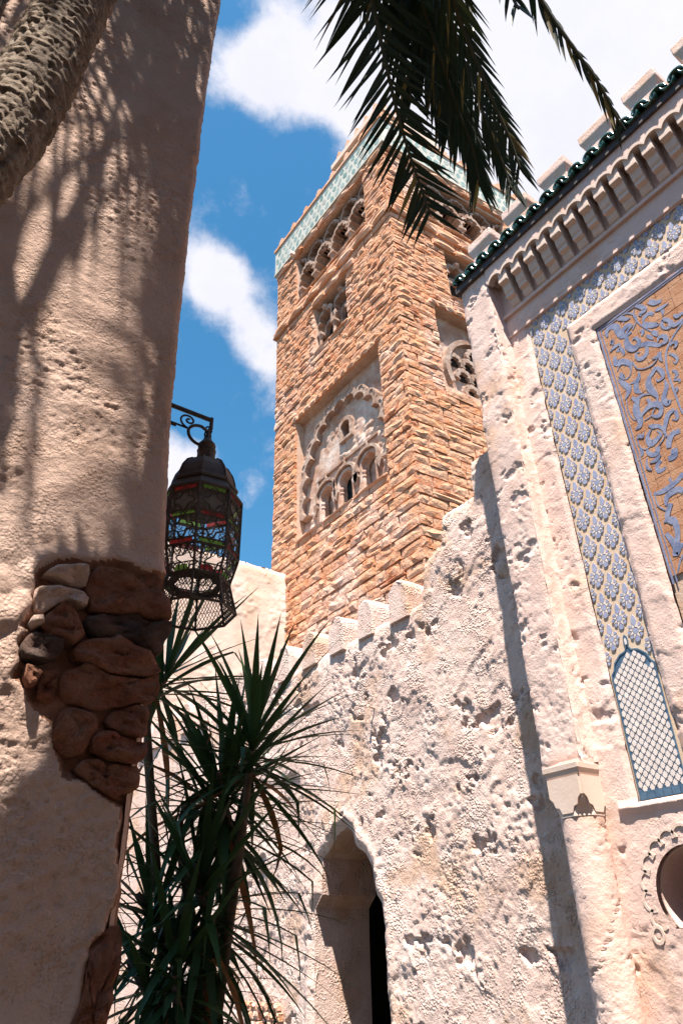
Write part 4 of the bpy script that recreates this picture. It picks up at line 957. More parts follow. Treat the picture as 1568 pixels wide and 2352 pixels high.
HOLE2 = [(.862, 1.645), (.90, 1.672), (1.2, 1.70), (1.2, 1.30), (.78, 1.30), (.85, 1.42), (.86, 1.53)]
def hsd(U, Z): return np.minimum(np.minimum(poly_sdf(HOLE, U, Z), poly_sdf(HOLE3, U, Z)), poly_sdf(HOLE2, U, Z))+.016*fbm(U*10, Z*10, 311, 3)
def ldisp(U, Z):
    dd = .02*fbm(U*1.6, Z*1.2, 321, 4)+.006*fbm(U*9, Z*9, 325, 4)
    grain = .0070*fbm(U*36, Z*46, 331, 3, .7); rg = sstep(-.15, .12, fbm(U*1.6, Z*1.6, 335, 3))
    dd = dd+grain*(.35+.9*rg)
    dd = dd+0
    s = hsd(U, Z); dd = dd-(.038+.02*fbm(U*12, Z*12, 345, 3))*(1-sstep(-.03, .012, s))+.008*np.exp(-(np.maximum(s, 0)/.035)**2)
    near = np.exp(-((U-.5)/.22)**2-((Z-2.62)/.32)**2); dd = dd+near*.02*bumps(U*9, Z*11, 6)*sstep(0, .03, s)
    r = np.maximum(0, .05-(edge(Z)-U)); dd = dd-r*r*14
    return dd
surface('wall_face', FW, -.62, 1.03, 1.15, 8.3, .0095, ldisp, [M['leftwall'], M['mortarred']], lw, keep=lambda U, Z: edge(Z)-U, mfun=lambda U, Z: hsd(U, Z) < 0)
m = MB(); m.box(FW, -4.2, .86, 0, 10.2, -.85, -.09); m.box(FW, -4.2, -.60, 0, 10.2, -.09, .0); m.box(FW, -.6, .93, 0, 1.2, -.088, 0); m.box(FW, -.6, .93, 8.28, 10.2, -.088, 0)
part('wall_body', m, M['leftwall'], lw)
FE = Fr((0, 0, 0), (0, 1, 0), (1, 0, 0))
def edisp(U, Z): return edge(Z)-.012+.012*fbm(U*4, Z*3, 351, 3)-np.maximum(0, 2.56-U)**2*14
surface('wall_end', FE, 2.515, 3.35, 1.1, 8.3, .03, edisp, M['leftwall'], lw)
STONES = [('red', [(0.685, 2.835), (0.712, 2.869), (0.753, 2.875), (0.855, 2.875), (0.975, 2.868), (0.998, 2.732), (0.925, 2.727), (0.808, 2.715), (0.703, 2.694), (0.681, 2.764)], .022),
 ('dark', [(0.697, 2.676), (0.809, 2.706), (0.926, 2.715), (1.0, 2.72), (1.007, 2.604), (0.975, 2.581), (0.889, 2.604), (0.822, 2.616), (0.728, 2.602), (0.696, 2.632)], .012),
 ('mixed', [(0.55, 2.649), (0.588, 2.69), (0.633, 2.668), (0.689, 2.631), (0.699, 2.592), (0.66, 2.552), (0.576, 2.567), (0.552, 2.601)], .035),
 ('black', [(0.495, 2.527), (0.532, 2.57), (0.591, 2.562), (0.633, 2.531), (0.619, 2.49), (0.556, 2.478), (0.506, 2.484)], .04),
 ('red', [(0.666, 2.538), (0.73, 2.59), (0.806, 2.612), (0.89, 2.596), (0.979, 2.548), (0.979, 2.509), (0.903, 2.484), (0.777, 2.481), (0.705, 2.506), (0.669, 2.495)], .03),
 ('red', [(0.647, 2.449), (0.706, 2.497), (0.779, 2.471), (0.905, 2.473), (0.98, 2.505), (0.981, 2.397), (0.885, 2.377), (0.774, 2.346), (0.664, 2.35), (0.646, 2.397)], .012),
 ('red', [(0.666, 2.338), (0.776, 2.334), (0.809, 2.288), (0.777, 2.234), (0.762, 2.187), (0.694, 2.173), (0.661, 2.207), (0.652, 2.289)], .004),
 ('red', [(0.815, 2.322), (0.856, 2.36), (0.975, 2.377), (0.972, 2.286), (0.94, 2.255), (0.836, 2.286)], .01),
 ('red', [(0.785, 2.249), (0.837, 2.277), (0.941, 2.246), (0.968, 2.241), (0.966, 2.176), (0.866, 2.175), (0.786, 2.195)], .012),
 ('red', [(0.765, 2.172), (0.853, 2.164), (0.964, 2.163), (0.964, 2.099), (0.897, 2.06), (0.834, 2.089), (0.734, 2.14)], .004),
 ('plaster', [(0.507, 2.788), (0.547, 2.837), (0.66, 2.864), (0.671, 2.822), (0.675, 2.771), (0.592, 2.776)], .018),
 ('plaster', [(0.493, 2.701), (0.522, 2.745), (0.595, 2.759), (0.674, 2.753), (0.681, 2.704), (0.59, 2.698), (0.538, 2.654), (0.505, 2.659)], .02),
 ('plaster', [(0.492, 2.596), (0.507, 2.631), (0.541, 2.643), (0.552, 2.601), (0.528, 2.573)], .03),
 ('mixed', [(0.5, 2.431), (0.533, 2.455), (0.571, 2.436), (0.562, 2.391), (0.526, 2.381)], .03),
 ('mixed', [(0.572, 2.46), (0.63, 2.47), (0.645, 2.40), (0.62, 2.34), (0.575, 2.36)], -.005),
 ('red', [(0.868, 1.635), (0.897, 1.662), (0.955, 1.684), (0.962, 1.627), (0.955, 1.519), (0.945, 1.30), (0.80, 1.30), (0.866, 1.523)], .004)]
SM = {'black': 'darkstone', 'red': 'redstone', 'dark': 'darkstone', 'mixed': 'redstone', 'plaster': 'leftwall'}
for kind, P, proud in STONES:
    pts = []
    n = len(P)
    for i in range(n):
        (x0, z0), (x1, z1) = P[i], P[(i+1) % n]; L = math.hypot(x1-x0, z1-z0); k = max(1, int(L/.022))
        for j in range(k): pts.append((x0+(x1-x0)*j/k, z0+(z1-z0)*j/k))
    pts = np.asarray(pts); pts = (np.roll(pts, 1, 0)+4*pts+np.roll(pts, -1, 0))/6; pts = pts+np.stack([fbm(pts[:, 0]*16, pts[:, 1]*16, 430, 3), fbm(pts[:, 0]*16, pts[:, 1]*16, 440, 3)], -1)*.022; c_ = pts.mean(0); k = len(pts)
    mm2 = MB(); lv = [(1.06, -.07), (1.05, proud-.022), (1.03, proud-.006), (.97, proud-.001), (.8, proud+.003), (.6, proud+.004), (.4, proud+.005), (.2, proud+.005)]
    for s_, d_ in lv:
        for p in pts:
            q = c_+(p-c_)*s_; nd = 0 if d_ < -.05 else .036*float(fbm(q[0]*11+n, q[1]*20, 400+n, 5, .65))+.012*float(fbm(q[0]*38, q[1]*55, 410, 2))
            lay_ = .006*math.sin(q[1]*190+6*float(fbm(q[0]*6, q[1]*9, 420, 2))) if kind == 'dark' and d_ > -.05 else 0
            mm2.v.append(FW(q[0], q[1], d_+nd+lay_))
    mm2.v.append(FW(c_[0], c_[1], proud+.006)); e = len(mm2.v)-1
    for j in range(len(lv)-1):
        for i in range(k): mm2.f.append((j*k+i, j*k+(i+1) % k, (j+1)*k+(i+1) % k, (j+1)*k+i))
    for i in range(k): mm2.f.append(((len(lv)-1)*k+i, (len(lv)-1)*k+(i+1) % k, e))
    mm2.m = [0]*len(mm2.f)
    part('stone', mm2, M[SM[kind]], lw, smooth=True, label={'black': 'dark rounded stone', 'red': None, 'dark': 'dark layered stone', 'mixed': 'small knobbly stone', 'plaster': 'stone still coated in plaster'}[kind])
m = MB(); m.box(FW, -.75, -.28, 5.35, 7.6, -.05, .03); part('dark_slab', m, M['dark'], lw)  # near-black slab added on the wall's upper left

# ------------------------------------------------------------------ palm beside the near wall
def at(px, py, dist): return EYEV+ray(px, py)*dist
palm = root('palm_tree', (-.83, 1.5, 0), 'leaning grey ringed palm trunk at upper left with dark fronds hanging across the sky', 'palm tree')
TP = [(-1.05, 1.9, 0), (-.78, 1.9, 1.2), (-.45, 1.9, 2.6), (-.24, 1.9, 3.4), (-.10, 1.9, 3.95), (-.045, 1.9, 4.25), (-.01, 1.9, 4.6), (.02, 1.9, 5.1), (.05, 1.9, 5.6), (.09, 1.9, 6.6), (.13, 1.9, 7.6), (.16, 1.9, 8.5)]
KP = 1.5/1.9; TY = 1.5
TP = [(x*KP, TY, max(0, EYE+(z-EYE)*KP)) for x, y, z in TP[1:-1]]; TP = [(-.95, TY, -.3)]+TP+[(.12, TY, 8.9)]
tz = np.array([p[2] for p in TP]); tx = np.array([p[0] for p in TP])
def trunk_mesh(z0, z1, nz2, nc):
    m = MB(); zs = np.linspace(z0, z1, nz2); xs = np.interp(zs, tz, tx)
    xs = np.convolve(np.pad(xs, 8, mode='edge'), np.ones(17)/17, 'valid') if nz2 > 40 else xs
    Q, Zg = np.meshgrid(np.linspace(0, 2*PI, nc, endpoint=False), zs)
    zz = Zg+.022*np.sin(Q*1+.6)+.026*fbm(np.cos(Q)*2.2+5, Zg*2.2+np.sin(Q)*2.2, 501, 4)
    ph = (zz/.033) % 1
    ring = .011*(1-ph)**1.5*np.clip(.75+1.5*fbm(np.cos(Q)*4+9, np.floor(zz/.033)*1.7+np.sin(Q)*4, 505, 3), .1, 1.5)
    crack = -.009*np.clip(1-np.abs(fbm(np.cos(Q)*9, np.sin(Q)*9+np.floor(zz/.033)*3.1, 511, 2))/.07, 0, 1)-.008*sstep(.42, .5, fbm(np.cos(Q)*5+20, np.sin(Q)*5+Zg*9, 521, 3))
    rr = .105+ring*.62+crack+.004*fbm(np.cos(Q)*12+np.sin(Q)*7, Zg*40, 515, 3)
    X = xs[:, None]+rr*np.cos(Q)*1.04; Y = TY+rr*np.sin(Q); m.v = np.stack([X, Y, Zg], -1).reshape(-1, 3).tolist()
    m.f = [(i*nc+j, i*nc+(j+1) % nc, (i+1)*nc+(j+1) % nc, (i+1)*nc+j) for i in range(nz2-1) for j in range(nc)]; m.m = [0]*len(m.f); return m
part('trunk', trunk_mesh(2.9, 5.4, 420, 80), M['trunk'], palm, smooth=True, recalc=False)
part('lower_trunk', trunk_mesh(0, 2.9, 60, 24), M['trunk'], palm, smooth=True, recalc=False)
part('upper_trunk', trunk_mesh(5.4, 9.0, 70, 24), M['trunk'], palm, smooth=True, recalc=False)

def leaflet(base, d, nrm, L, wd, droop, rng):
    """one folded strip: base point, direction, blade normal"""
    d = d.normalized(); s = d.cross(nrm).normalized(); ks = 4; vs = []; p = Vector(base); dd = d.copy()
    for i in range(ks+1):
        f = i/ks; w_ = wd*(.55+1.0*f if f < .35 else .9*(1-f)/.65+.02)
        n2 = s.cross(dd).normalized()
        vs += [p-s*w_*.5+n2*w_*.18, p, p+s*w_*.5+n2*w_*.18]
        dd = (dd+Vector((0, 0, -droop*(.5+f)))).normalized(); p = p+dd*(L/ks)
    fs = []
    for i in range(ks):
        a_ = 3*i; fs += [(a_, a_+1, a_+4, a_+3), (a_+1, a_+2, a_+5, a_+4)]
    return vs, fs
def frond(path, L0, n, side_ref, lean=.7, droop=.06, wd=.03, single=None, dry=.06, rr=.016, jitter=.12, skip=lambda t: False, wid=(1, 1), flat=0.0):
    """rachis along path with leaflets on both sides; single = budget of leaflets kept as parts of their own"""
    P = spline(np.asarray([tuple(p) for p in path]), 8); Pv = [Vector(p) for p in P]; k = len(Pv)
    m = MB(); m.tube(Pv, [rr*(1-.8*i/(k-1))+.003 for i in range(k)], 6); fr_ = part('frond', m, M['rachis'], palm, smooth=True)
    seg = np.r_[0, np.cumsum(np.linalg.norm(np.diff(P, axis=0), axis=1))]; tot = seg[-1]
    stuff = MB(); dryb = MB(); cnt = 0
    for i in range(n):
        t = (i+.5)/n; s_ = t*tot; j = min(int(np.searchsorted(seg, s_)), k-1); j0 = max(j-1, 0)
        f = (s_-seg[j0])/(seg[j]-seg[j0]+1e-9); p = Pv[j0].lerp(Pv[j], f); tan = (Pv[min(j+1, k-1)]-Pv[max(j0-1, 0)]).normalized()
        sd = (side_ref-tan*side_ref.dot(tan)).normalized(); up = sd.cross(tan)
        for sg in (1, -1):
            if skip(t) and random.random() < .8: continue
            Lk = L0*(wid[0] if sg > 0 else wid[1])*(1-.55*max(0, t-.55)/.45)*(.55+.45*min(1, t/.15))*random.uniform(.85, 1.1)
            ln = lean*(1+.9*t)*random.uniform(.85, 1.15)
            d = (sd*sg+tan*ln+up*random.uniform(.05, .3)*(1-flat)+Vector((random.uniform(-1, 1), random.uniform(-1, 1), random.uniform(-1, 1)))*jitter)
            vs, fs = leaflet(p, d, up, Lk, wd*random.uniform(.8, 1.15), droop*random.uniform(.5, 1.6), random)
            isdry = random.random() < dry
            if single and single[0] > 0 and any(in_frame(v, 0) for v in (vs[1], vs[-2])):
                mb = MB(); mb.add(vs, fs); part('leaflet', mb, M['palmdry'] if isdry else M['palmleaf'], fr_, smooth=True, recalc=False); single[0] -= 1
            else: (dryb if isdry else stuff).add(vs, fs)
    if stuff.v: part('leaflets', stuff, M['palmleaf'], fr_, smooth=True, kind='stuff', recalc=False)
    if dryb.v: part('yellow_leaflets', dryb, M['palmdry'], fr_, smooth=True, kind='stuff', recalc=False)
    return fr_
CROWN = Vector((.12, 1.5, 9.0))
SINGLE = [296]
def hang(pix, dist, **kw):
    pts = [at(x, y, d_) for (x, y), d_ in zip(pix, dist)]
    top = pts[0]; mid_ = CROWN.lerp(top, .55)+Vector((0, 0, .9))
    frond([CROWN, CROWN.lerp(mid_, .5)+Vector((0, 0, .35)), mid_]+pts, single=SINGLE, **kw)
side = CR.copy()
n = 0
# big left frond, its blades fanning out to the left; then the hanging bundle; the lone right one; small tips between
hang([(815, -150), (860, 30), (905, 230), (945, 370), (988, 492)], [5.2, 4.9, 4.6, 4.45, 4.3], L0=.62, n=110, side_ref=side, lean=.55, droop=.035, wd=.034, wid=(.95, .98), jitter=.2, dry=.02)
hang([(1150, -180), (1230, -20), (1305, 95), (1375, 195), (1424, 288)], [4.8, 4.6, 4.4, 4.3, 4.2], L0=.40, n=70, side_ref=side, lean=1.9, droop=.16, wd=.028, dry=.3, wid=(.45, 1), jitter=.22)
hang([(905, -160), (985, 60), (1050, 250), (1085, 340), (1100, 425)], [5.4, 5.1, 4.9, 4.8, 4.7], L0=.6, n=110, side_ref=side, lean=1.3, droop=.22, wd=.032, dry=.03)
hang([(960, -160), (1050, 100), (1120, 290), (1155, 380), (1174, 436)], [5.3, 5.0, 4.8, 4.7, 4.6], L0=.46, n=90, side_ref=side, lean=1.3, droop=.16, wd=.028, dry=.05)
hang([(970, -170), (1060, 60), (1130, 230), (1170, 320), (1194, 388)], [5.0, 4.8, 4.6, 4.5, 4.4], L0=.46, n=90, side_ref=side, lean=1.3, droop=.16, wd=.028, dry=.1)
hang([(840, -180), (920, 0), (975, 140), (1010, 230), (1030, 300)], [5.6, 5.3, 5.1, 5.0, 4.9], L0=.55, n=80, side_ref=side, lean=1.2, droop=.12, wd=.040)
hang([(800, -220), (860, -60), (900, 60), (930, 150), (945, 230)], [5.8, 5.5, 5.3, 5.2, 5.1], L0=.55, n=70, side_ref=side, lean=.9, droop=.10, wd=.042, wid=(.8, 1))
hang([(990, -200), (1040, -80), (1070, 0), (1084, 40), (1092, 62)], [5.6, 5.3, 5.2, 5.1, 5.0], L0=.3, n=40, side_ref=side, lean=2.0, droop=.1, wd=.022)
hang([(930, -260), (960, -60), (1000, 80), (1040, 190), (1060, 260)], [5.9, 5.6, 5.4, 5.3, 5.2], L0=.55, n=80, side_ref=side, lean=1.0, droop=.12, wd=.044)
hang([(880, -260), (930, -60), (985, 100), (1020, 210), (1050, 330)], [6.1, 5.8, 5.6, 5.5, 5.4], L0=.5, n=80, side_ref=side, lean=1.4, droop=.12, wd=.042)
hang([(1080, -260), (1120, -160), (1150, -80), (1175, -10), (1190, 20)], [5.0, 4.8, 4.6, 4.5, 4.4], L0=.42, n=40, side_ref=side, lean=1.0, droop=.35, wd=.03)
# the rest of the crown, above the frame
rng2 = random.Random(5)
LITP = [(60, 560), (170, 230), (300, 180), (330, 420), (330, 640), (400, 740), (390, 1000), (280, 1280), (60, 1280)]
def wall_shadow(p):
    if p.y > 2.45: return None
    q = p+SUND*((2.5-p.y)/SUND.y); return project(q)
for i in range(22):
    for tr in range(40):
        az = i*2.399+rng2.uniform(-.3, .3); el = rng2.uniform(-.2, 1.1); L = rng2.uniform(2.2, 3.2)
        h = Vector((math.cos(az), math.sin(az), 0)); v0 = h*math.cos(el)+Vector((0, 0, math.sin(el)))
        path = [CROWN]; p = CROWN.copy(); d = v0.copy()
        for q in range(6):
            p = p+d*(L/6); d = (d+Vector((0, 0, -.32-.1*q*.5))).normalized(); path.append(p.copy())
        sh = [wall_shadow(x) for x in path]; sh = [s for s in sh if s]
        nlit = sum(1 for s in sh if poly_sdf(LITP, np.array([s[0]]), np.array([s[1]]))[0] < 30)
        if nlit > 1 and rng2.random() < .8: continue
        if not any(in_frame(x, 190) for x in path) and all(x.y < 2.35 or x.z > 8.2 for x in path): break
    else: continue
    frond(path, .5, 34, Vector((0, 0, 1)).cross(h), lean=.6, droop=.12, wd=.04)
def on_wall(px, py):
    r = ray(px, py); return EYEV+r*(2.5/r.y)
for pix, y0, n_ in (([(335, 640), (330, 820), (315, 1000), (300, 1180)], 1.15, 22), ([(95, 700), (85, 880), (70, 1060), (60, 1250)], 1.2, 22), ([(10, 560), (15, 760), (10, 960), (0, 1150)], 1.35, 30)):  # unseen fronds added so their leaflets streak shadow down the near wall
    pts = [on_wall(x, y) for x, y in pix]; pts = [p-SUND*((2.5-y0)/SUND.y) for p in pts]
    if any(in_frame(p, 120) for p in pts): continue
    frond([CROWN, CROWN.lerp(pts[0], .6)+Vector((0, 0, .5))]+pts, .34, n_, Vector((1, .3, 0)), lean=1.6, droop=.15, wd=.034)

# ------------------------------------------------------------------ lantern on its bracket
LC = Vector((1.285, 2.9, 0))
br = root('lantern_bracket', (1.0, 2.9, 4.1), 'black iron scroll bracket reaching out from behind the wall above the lantern', 'bracket')
m = MB(); m.tube([(.86, 2.9, 4.12), (1.30, 2.9, 4.12)], .013, 8); m.tube([(1.30, 2.9, 4.135), (1.30, 2.9, 4.06)], .011, 8); m.tube([(.86, 2.9, 4.02), (.96, 2.9, 4.0), (1.10, 2.9, 4.0)], .008, 6); part('arm', m, M['iron'], br)
for k, x0 in enumerate((1.02, 1.17)):
    m = MB(); pts = []
    for i in range(34):
        q = PI*1.5+i*.30*(-1); r_ = .062*math.exp(-i*.058); pts.append((x0+r_*math.cos(q)+.0, 2.9, 4.062+r_*math.sin(q)*.85))
    m.tube([(x0-.15, 2.9, 4.012)]+pts, .006, 6); part('scroll', m, M['iron'], br, smooth=True)
lan = root('hanging_lantern', (LC.x, LC.y, 2.95), 'large dark metal Moorish lantern with coloured glass and pierced panels beside the near wall', 'lantern')
c = (LC.x, LC.y, 0)
m = MB(); m.tube([(1.30, 2.9, 4.07), (1.285, 2.9, 4.03), (1.283, 2.9, 3.97)], .010, 6)
for i in range(3): m.tube(arcpts_ := [(1.287+.018*math.cos(q), 2.9+(.006 if i % 2 else 0), 4.045-i*.03+.024*math.sin(q)) for q in [2*PI*j/10 for j in range(11)]], .0055, 5)
part('hook_chain', m, M['iron'], lan)
m = MB(); pts = [(1.255+.0-.055*math.sin(q)*1.3-.02, 2.9-.02, 3.975+.062*math.cos(q)*1.0) for q in [PI*1.05*j/12+.0 for j in range(13)]]; m.tube([(1.285, 2.9, 4.035)]+pts+[(1.262, 2.9, 3.90)], .009, 7); part('cable', m, M['iron'], lan, smooth=True)
m = MB(); m.lathe(c, [(.012, 3.99), (.02, 3.985), (.03, 3.965), (.046, 3.945), (.048, 3.93), (.035, 3.905), (.03, 3.90)], 14); part('finial', m, M['bronze'], lan, smooth=True)
m = MB(); m.lathe(c, [(.052, 3.825), (.048, 3.83), (.048, 3.895), (.051, 3.898), (.051, 3.903), (.03, 3.905)], 16)
for q in (.3, 2.4, 4.5): m.tube([(c[0]+.045*math.cos(q), c[1]+.045*math.sin(q), 3.87), (c[0]+.068*math.cos(q), c[1]+.068*math.sin(q), 3.868)], .004, 5)
part('neck', m, M['bronze'], lan)
PH = R(8)+math.atan2(-.8, -.6)            # one corner turned to the viewer
def octo(prof, mb): mb.lathe(c, prof, 8, 0, PH)
m = MB(); octo([(.165, 3.655), (.158, 3.70), (.145, 3.745), (.118, 3.79), (.085, 3.815), (.05, 3.828)], m); part('dome', m, M['bronze'], lan)
m = MB()
for j in range(8):
    q = PH+j*PI/4; m.tube([(c[0]+r_*math.cos(q), c[1]+r_*math.sin(q), z) for r_, z in ((.167, 3.655), (.16, 3.70), (.147, 3.745), (.12, 3.791), (.087, 3.817))], .004, 4)
octo([(.158, 3.662), (.176, 3.662), (.180, 3.652), (.176, 3.640), (.158, 3.640)], m); part('dome_rib', m, M['bronze'], lan)
for j in range(40):
    q = PH+(j+.5)*2*PI/40
m = MB(); octo([(.168, 3.64), (.195, 3.60), (.205, 3.585), (.205, 3.578), (.19, 3.578)], m); part('shoulder', m, M['bronze'], lan)
ZT, ZB, ZL, RT, RB, RL = 3.575, 3.245, 3.115, .20, .196, .16
def corner(j, z, r_): q = PH+j*PI/4; return Vector((c[0]+r_*math.cos(q), c[1]+r_*math.sin(q), z))
m = MB()
for j in range(8):
    m.tube([corner(j, ZT+.006, RT), corner(j, ZB, RB)], .0075, 5); m.tube([corner(j, ZB, RB), corner(j, ZL, RL)], .0065, 5); m.tube([corner(j, ZL, RL), corner(j, 2.965, .198)], .006, 5)
    for z, r_, t_ in ((ZT, RT, .008), (ZT-.035, RT-.0005, .0045), (ZB, RB, .0075), (ZB+.03, RB, .0045), (ZL, RL, .009), (2.965, .198, .007)): m.tube([corner(j, z, r_), corner(j+1, z, r_)], t_, 5)
part('frame', m, M['bronze'], lan)
class Face:                                # frame on one side of the lantern, a..1 across, z up
    def __init__(s, j, za, ra, zb, rb):
        s.p = [corner(j, za, ra), corner(j+1, za, ra), corner(j+1, zb, rb), corner(j, zb, rb)]
        s.n = (s.p[1]-s.p[0]).cross(s.p[3]-s.p[0]).normalized()
        if s.n.dot(Vector((c[0], c[1], s.p[0].z))-s.p[0]) > 0: s.n = -s.n
    def __call__(s, u, v, d=0): return tuple(s.p[0].lerp(s.p[1], u).lerp(s.p[3].lerp(s.p[2], u), v)+s.n*d)
def fil(m, F, pts, r_=.0022): m.tube([F(u, v, 0) for u, v in pts], r_, 4, 0, False)
def ring(cu, cv, ru, rv, n=10, a0=0, a1=2*PI): return [(cu+ru*math.cos(a0+(a1-a0)*i/n), cv+rv*math.sin(a0+(a1-a0)*i/n)) for i in range(n+1)]
def quatre(cu, cv, ru, rv): return [(cu+ru*(1+.28*math.cos(4*q))*math.cos(q)*.8, cv+rv*(1+.28*math.cos(4*q))*math.sin(q)*.8) for q in [2*PI*i/24 for i in range(25)]]
cols = ['panegreen', 'panered']
for j in range(8):
    F = Face(j, ZB, RB, ZT-.035, RT)
    pane = MB(); pane.prism(F, [(.04, .10), (.96, .10), (.96, .98), (.04, .98)], -.005, -.003); part('glass_pane', pane, M['paneclear'], lan)
    for k, (v0, v1) in enumerate(((.005, .095), (.53, .61), (.985, 1.10))):
        st = MB(); st.prism(F, [(.12, v0), (.88, v0), (.88, v1), (.12, v1)], -.004, -.001); part('glass_strip', st, M[cols[(j+k) % 2]], lan)
        bx_ = MB()
        for vv in (v0-.012, v1+.012): bx_.tube([F(.03, vv, 0), F(.97, vv, 0)], .0042, 4)
        part('cross_bar', bx_, M['bronze'], lan)
    m = MB()
    for cv in (.31, .80):
        fil(m, F, quatre(.5, cv, .36, .185), .005)
        for du, dv in ((-.36, -.14), (.36, -.14), (-.36, .14), (.36, .14), (0, .2), (0, -.2)):
            fil(m, F, ring(.5+du, cv+dv, .11, .07, 8), .0026)
            fil(m, F, [(.5+du-.1, cv+dv-.06), (.5+du+.1, cv+dv+.06)], .002); fil(m, F, [(.5+du-.1, cv+dv+.06), (.5+du+.1, cv+dv-.06)], .002)
        for i in range(7): fil(m, F, ring(.13+i*.123, cv+.20, .045, .022, 6, 0, PI), .0028); fil(m, F, ring(.13+i*.123, cv-.20, .045, -.022, 6, 0, PI), .0028)
    part('filigree', m, M['bronze'], lan)
    F2 = Face(j, ZL, RL, ZB, RB); pane = MB(); pane.prism(F2, [(.05, .05), (.95, .05), (.95, .95), (.05, .95)], -.005, -.003); part('glass_pane', pane, M['paneclear'], lan)
    st = MB(); st.prism(F2, [(.25, .08), (.75, .08), (.72, .26), (.28, .26)], -.004, -.001); part('glass_strip', st, M[cols[(j+1) % 2]], lan)
    m = MB(); fil(m, F2, [(.05, .33), (.95, .33)], .004)
    for i in range(4):
        for rr in (1, .6): fil(m, F2, ring(.15+i*.235, .95, .13*rr, -.36*rr, 8, 0, PI), .0026)
    for i in range(5): fil(m, F2, ring(.1+i*.2, .18, .1, .14, 8), .0024)
    part('filigree', m, M['bronze'], lan)
    F3 = Face(j, 2.965, .198, ZL, RL); m = MB()
    for i in range(-5, 9):
        for sgn in (1, -1):
            pp = [(i*.125+(sgn*t_ if sgn > 0 else .625-t_)*.625*1.0, t_) for t_ in [k_/8 for k_ in range(9)]]
            pp = [(u_+.012*math.sin(v_*25), v_) for u_, v_ in pp if 0 <= u_ <= 1]
            if len(pp) > 1: fil(m, F3, pp, .0018)
    fil(m, F3, [(0, .5), (1, .5)], .0018)
    part('skirt_lattice', m, M['bronze'], lan)
    fl = MB(); fl.prism(lambda u, z, d: (u, z, d), [(corner(j, 0, ZL and .14).x, corner(j, 0, .14).y), (corner(j+1, 0, .14).x, corner(j+1, 0, .14).y), (corner(j+1, 0, .1).x, corner(j+1, 0, .1).y), (corner(j, 0, .1).x, corner(j, 0, .1).y)], ZL-.003, ZL+.002); part('base_rim', fl, M['bronze'], lan)

# ------------------------------------------------------------------ dracaena between the walls
def on_x(px, py, X):
    r = ray(px, py); return EYEV+r*(X/r.x)
base = Vector((2.0, 4.2, 0))
PLANTS = [(root('dracaena_plant', base, 'tall dracaena with three high heads of dark strappy leaves below the lantern', 'plant', 'dracaenas between the walls'),
           [((392, 1530), 1.75, (.35, .25, .9), 48, .78, 1.9), ((585, 1665), 2.05, (.15, .1, 1), 66, .74, 2.0), ((505, 1800), 1.95, (-.3, -.2, .8), 60, .74, 2.3), ((560, 1790), 2.2, (.75, -.15, .55), 62, .80, 2.1)]),
          (root('dracaena_plant', base+Vector((-.35, .5, 0)), 'low drooping dracaena with long hanging leaves at the foot of the near wall', 'plant', 'dracaenas between the walls'),
           [((455, 2010), 1.85, (-.25, -.1, .8), 74, .84, 2.7), ((330, 2075), 1.7, (-.5, .3, .7), 50, .66, 2.3), ((310, 2230), 1.65, (-.3, .4, .6), 50, .62, 2.5), ((400, 2180), 1.75, (0, .2, .8), 60, .66, 2.6)])]
LME = []
for k in range(9):
    bend = (.05, .2, .4, .6, .8, 1.0, 1.25, 1.5, .3)[k]; kink = k in (3, 6)
    m = MB(); n = 7; p = Vector((0, 0, 0)); a_ = 0.0
    for i in range(n+1):
        f = i/n; w_ = .040*(.55+.9*f if f < .45 else 1.0*(1-f)/.55+.0)*(1 if f < 1 else 0)+.001
        d = Vector((math.cos(a_), 0, -math.sin(a_))); up = Vector((math.sin(a_), 0, math.cos(a_)))
        m.v += [tuple(p+Vector((0, -w_*.5, 0))+up*w_*.16), tuple(p), tuple(p+Vector((0, w_*.5, 0))+up*w_*.16)]
        a_ += bend/n*(1.6*f+.3)+(.9 if kink and i == 4 else 0); p = p+d*(1/n)
    for i in range(n): q = 3*i; m.f += [(q, q+1, q+4, q+3), (q+1, q+2, q+5, q+4)]
    LME.append((m.v, m.f))
LG = [meshdata('strap_leaf', v, f, [M['leaf']], smooth=True) for v, f in LME]; LD = [meshdata('strap_leaf', v, f, [M['leafdry']], smooth=True) for v, f in LME]
rl = random.Random(3)
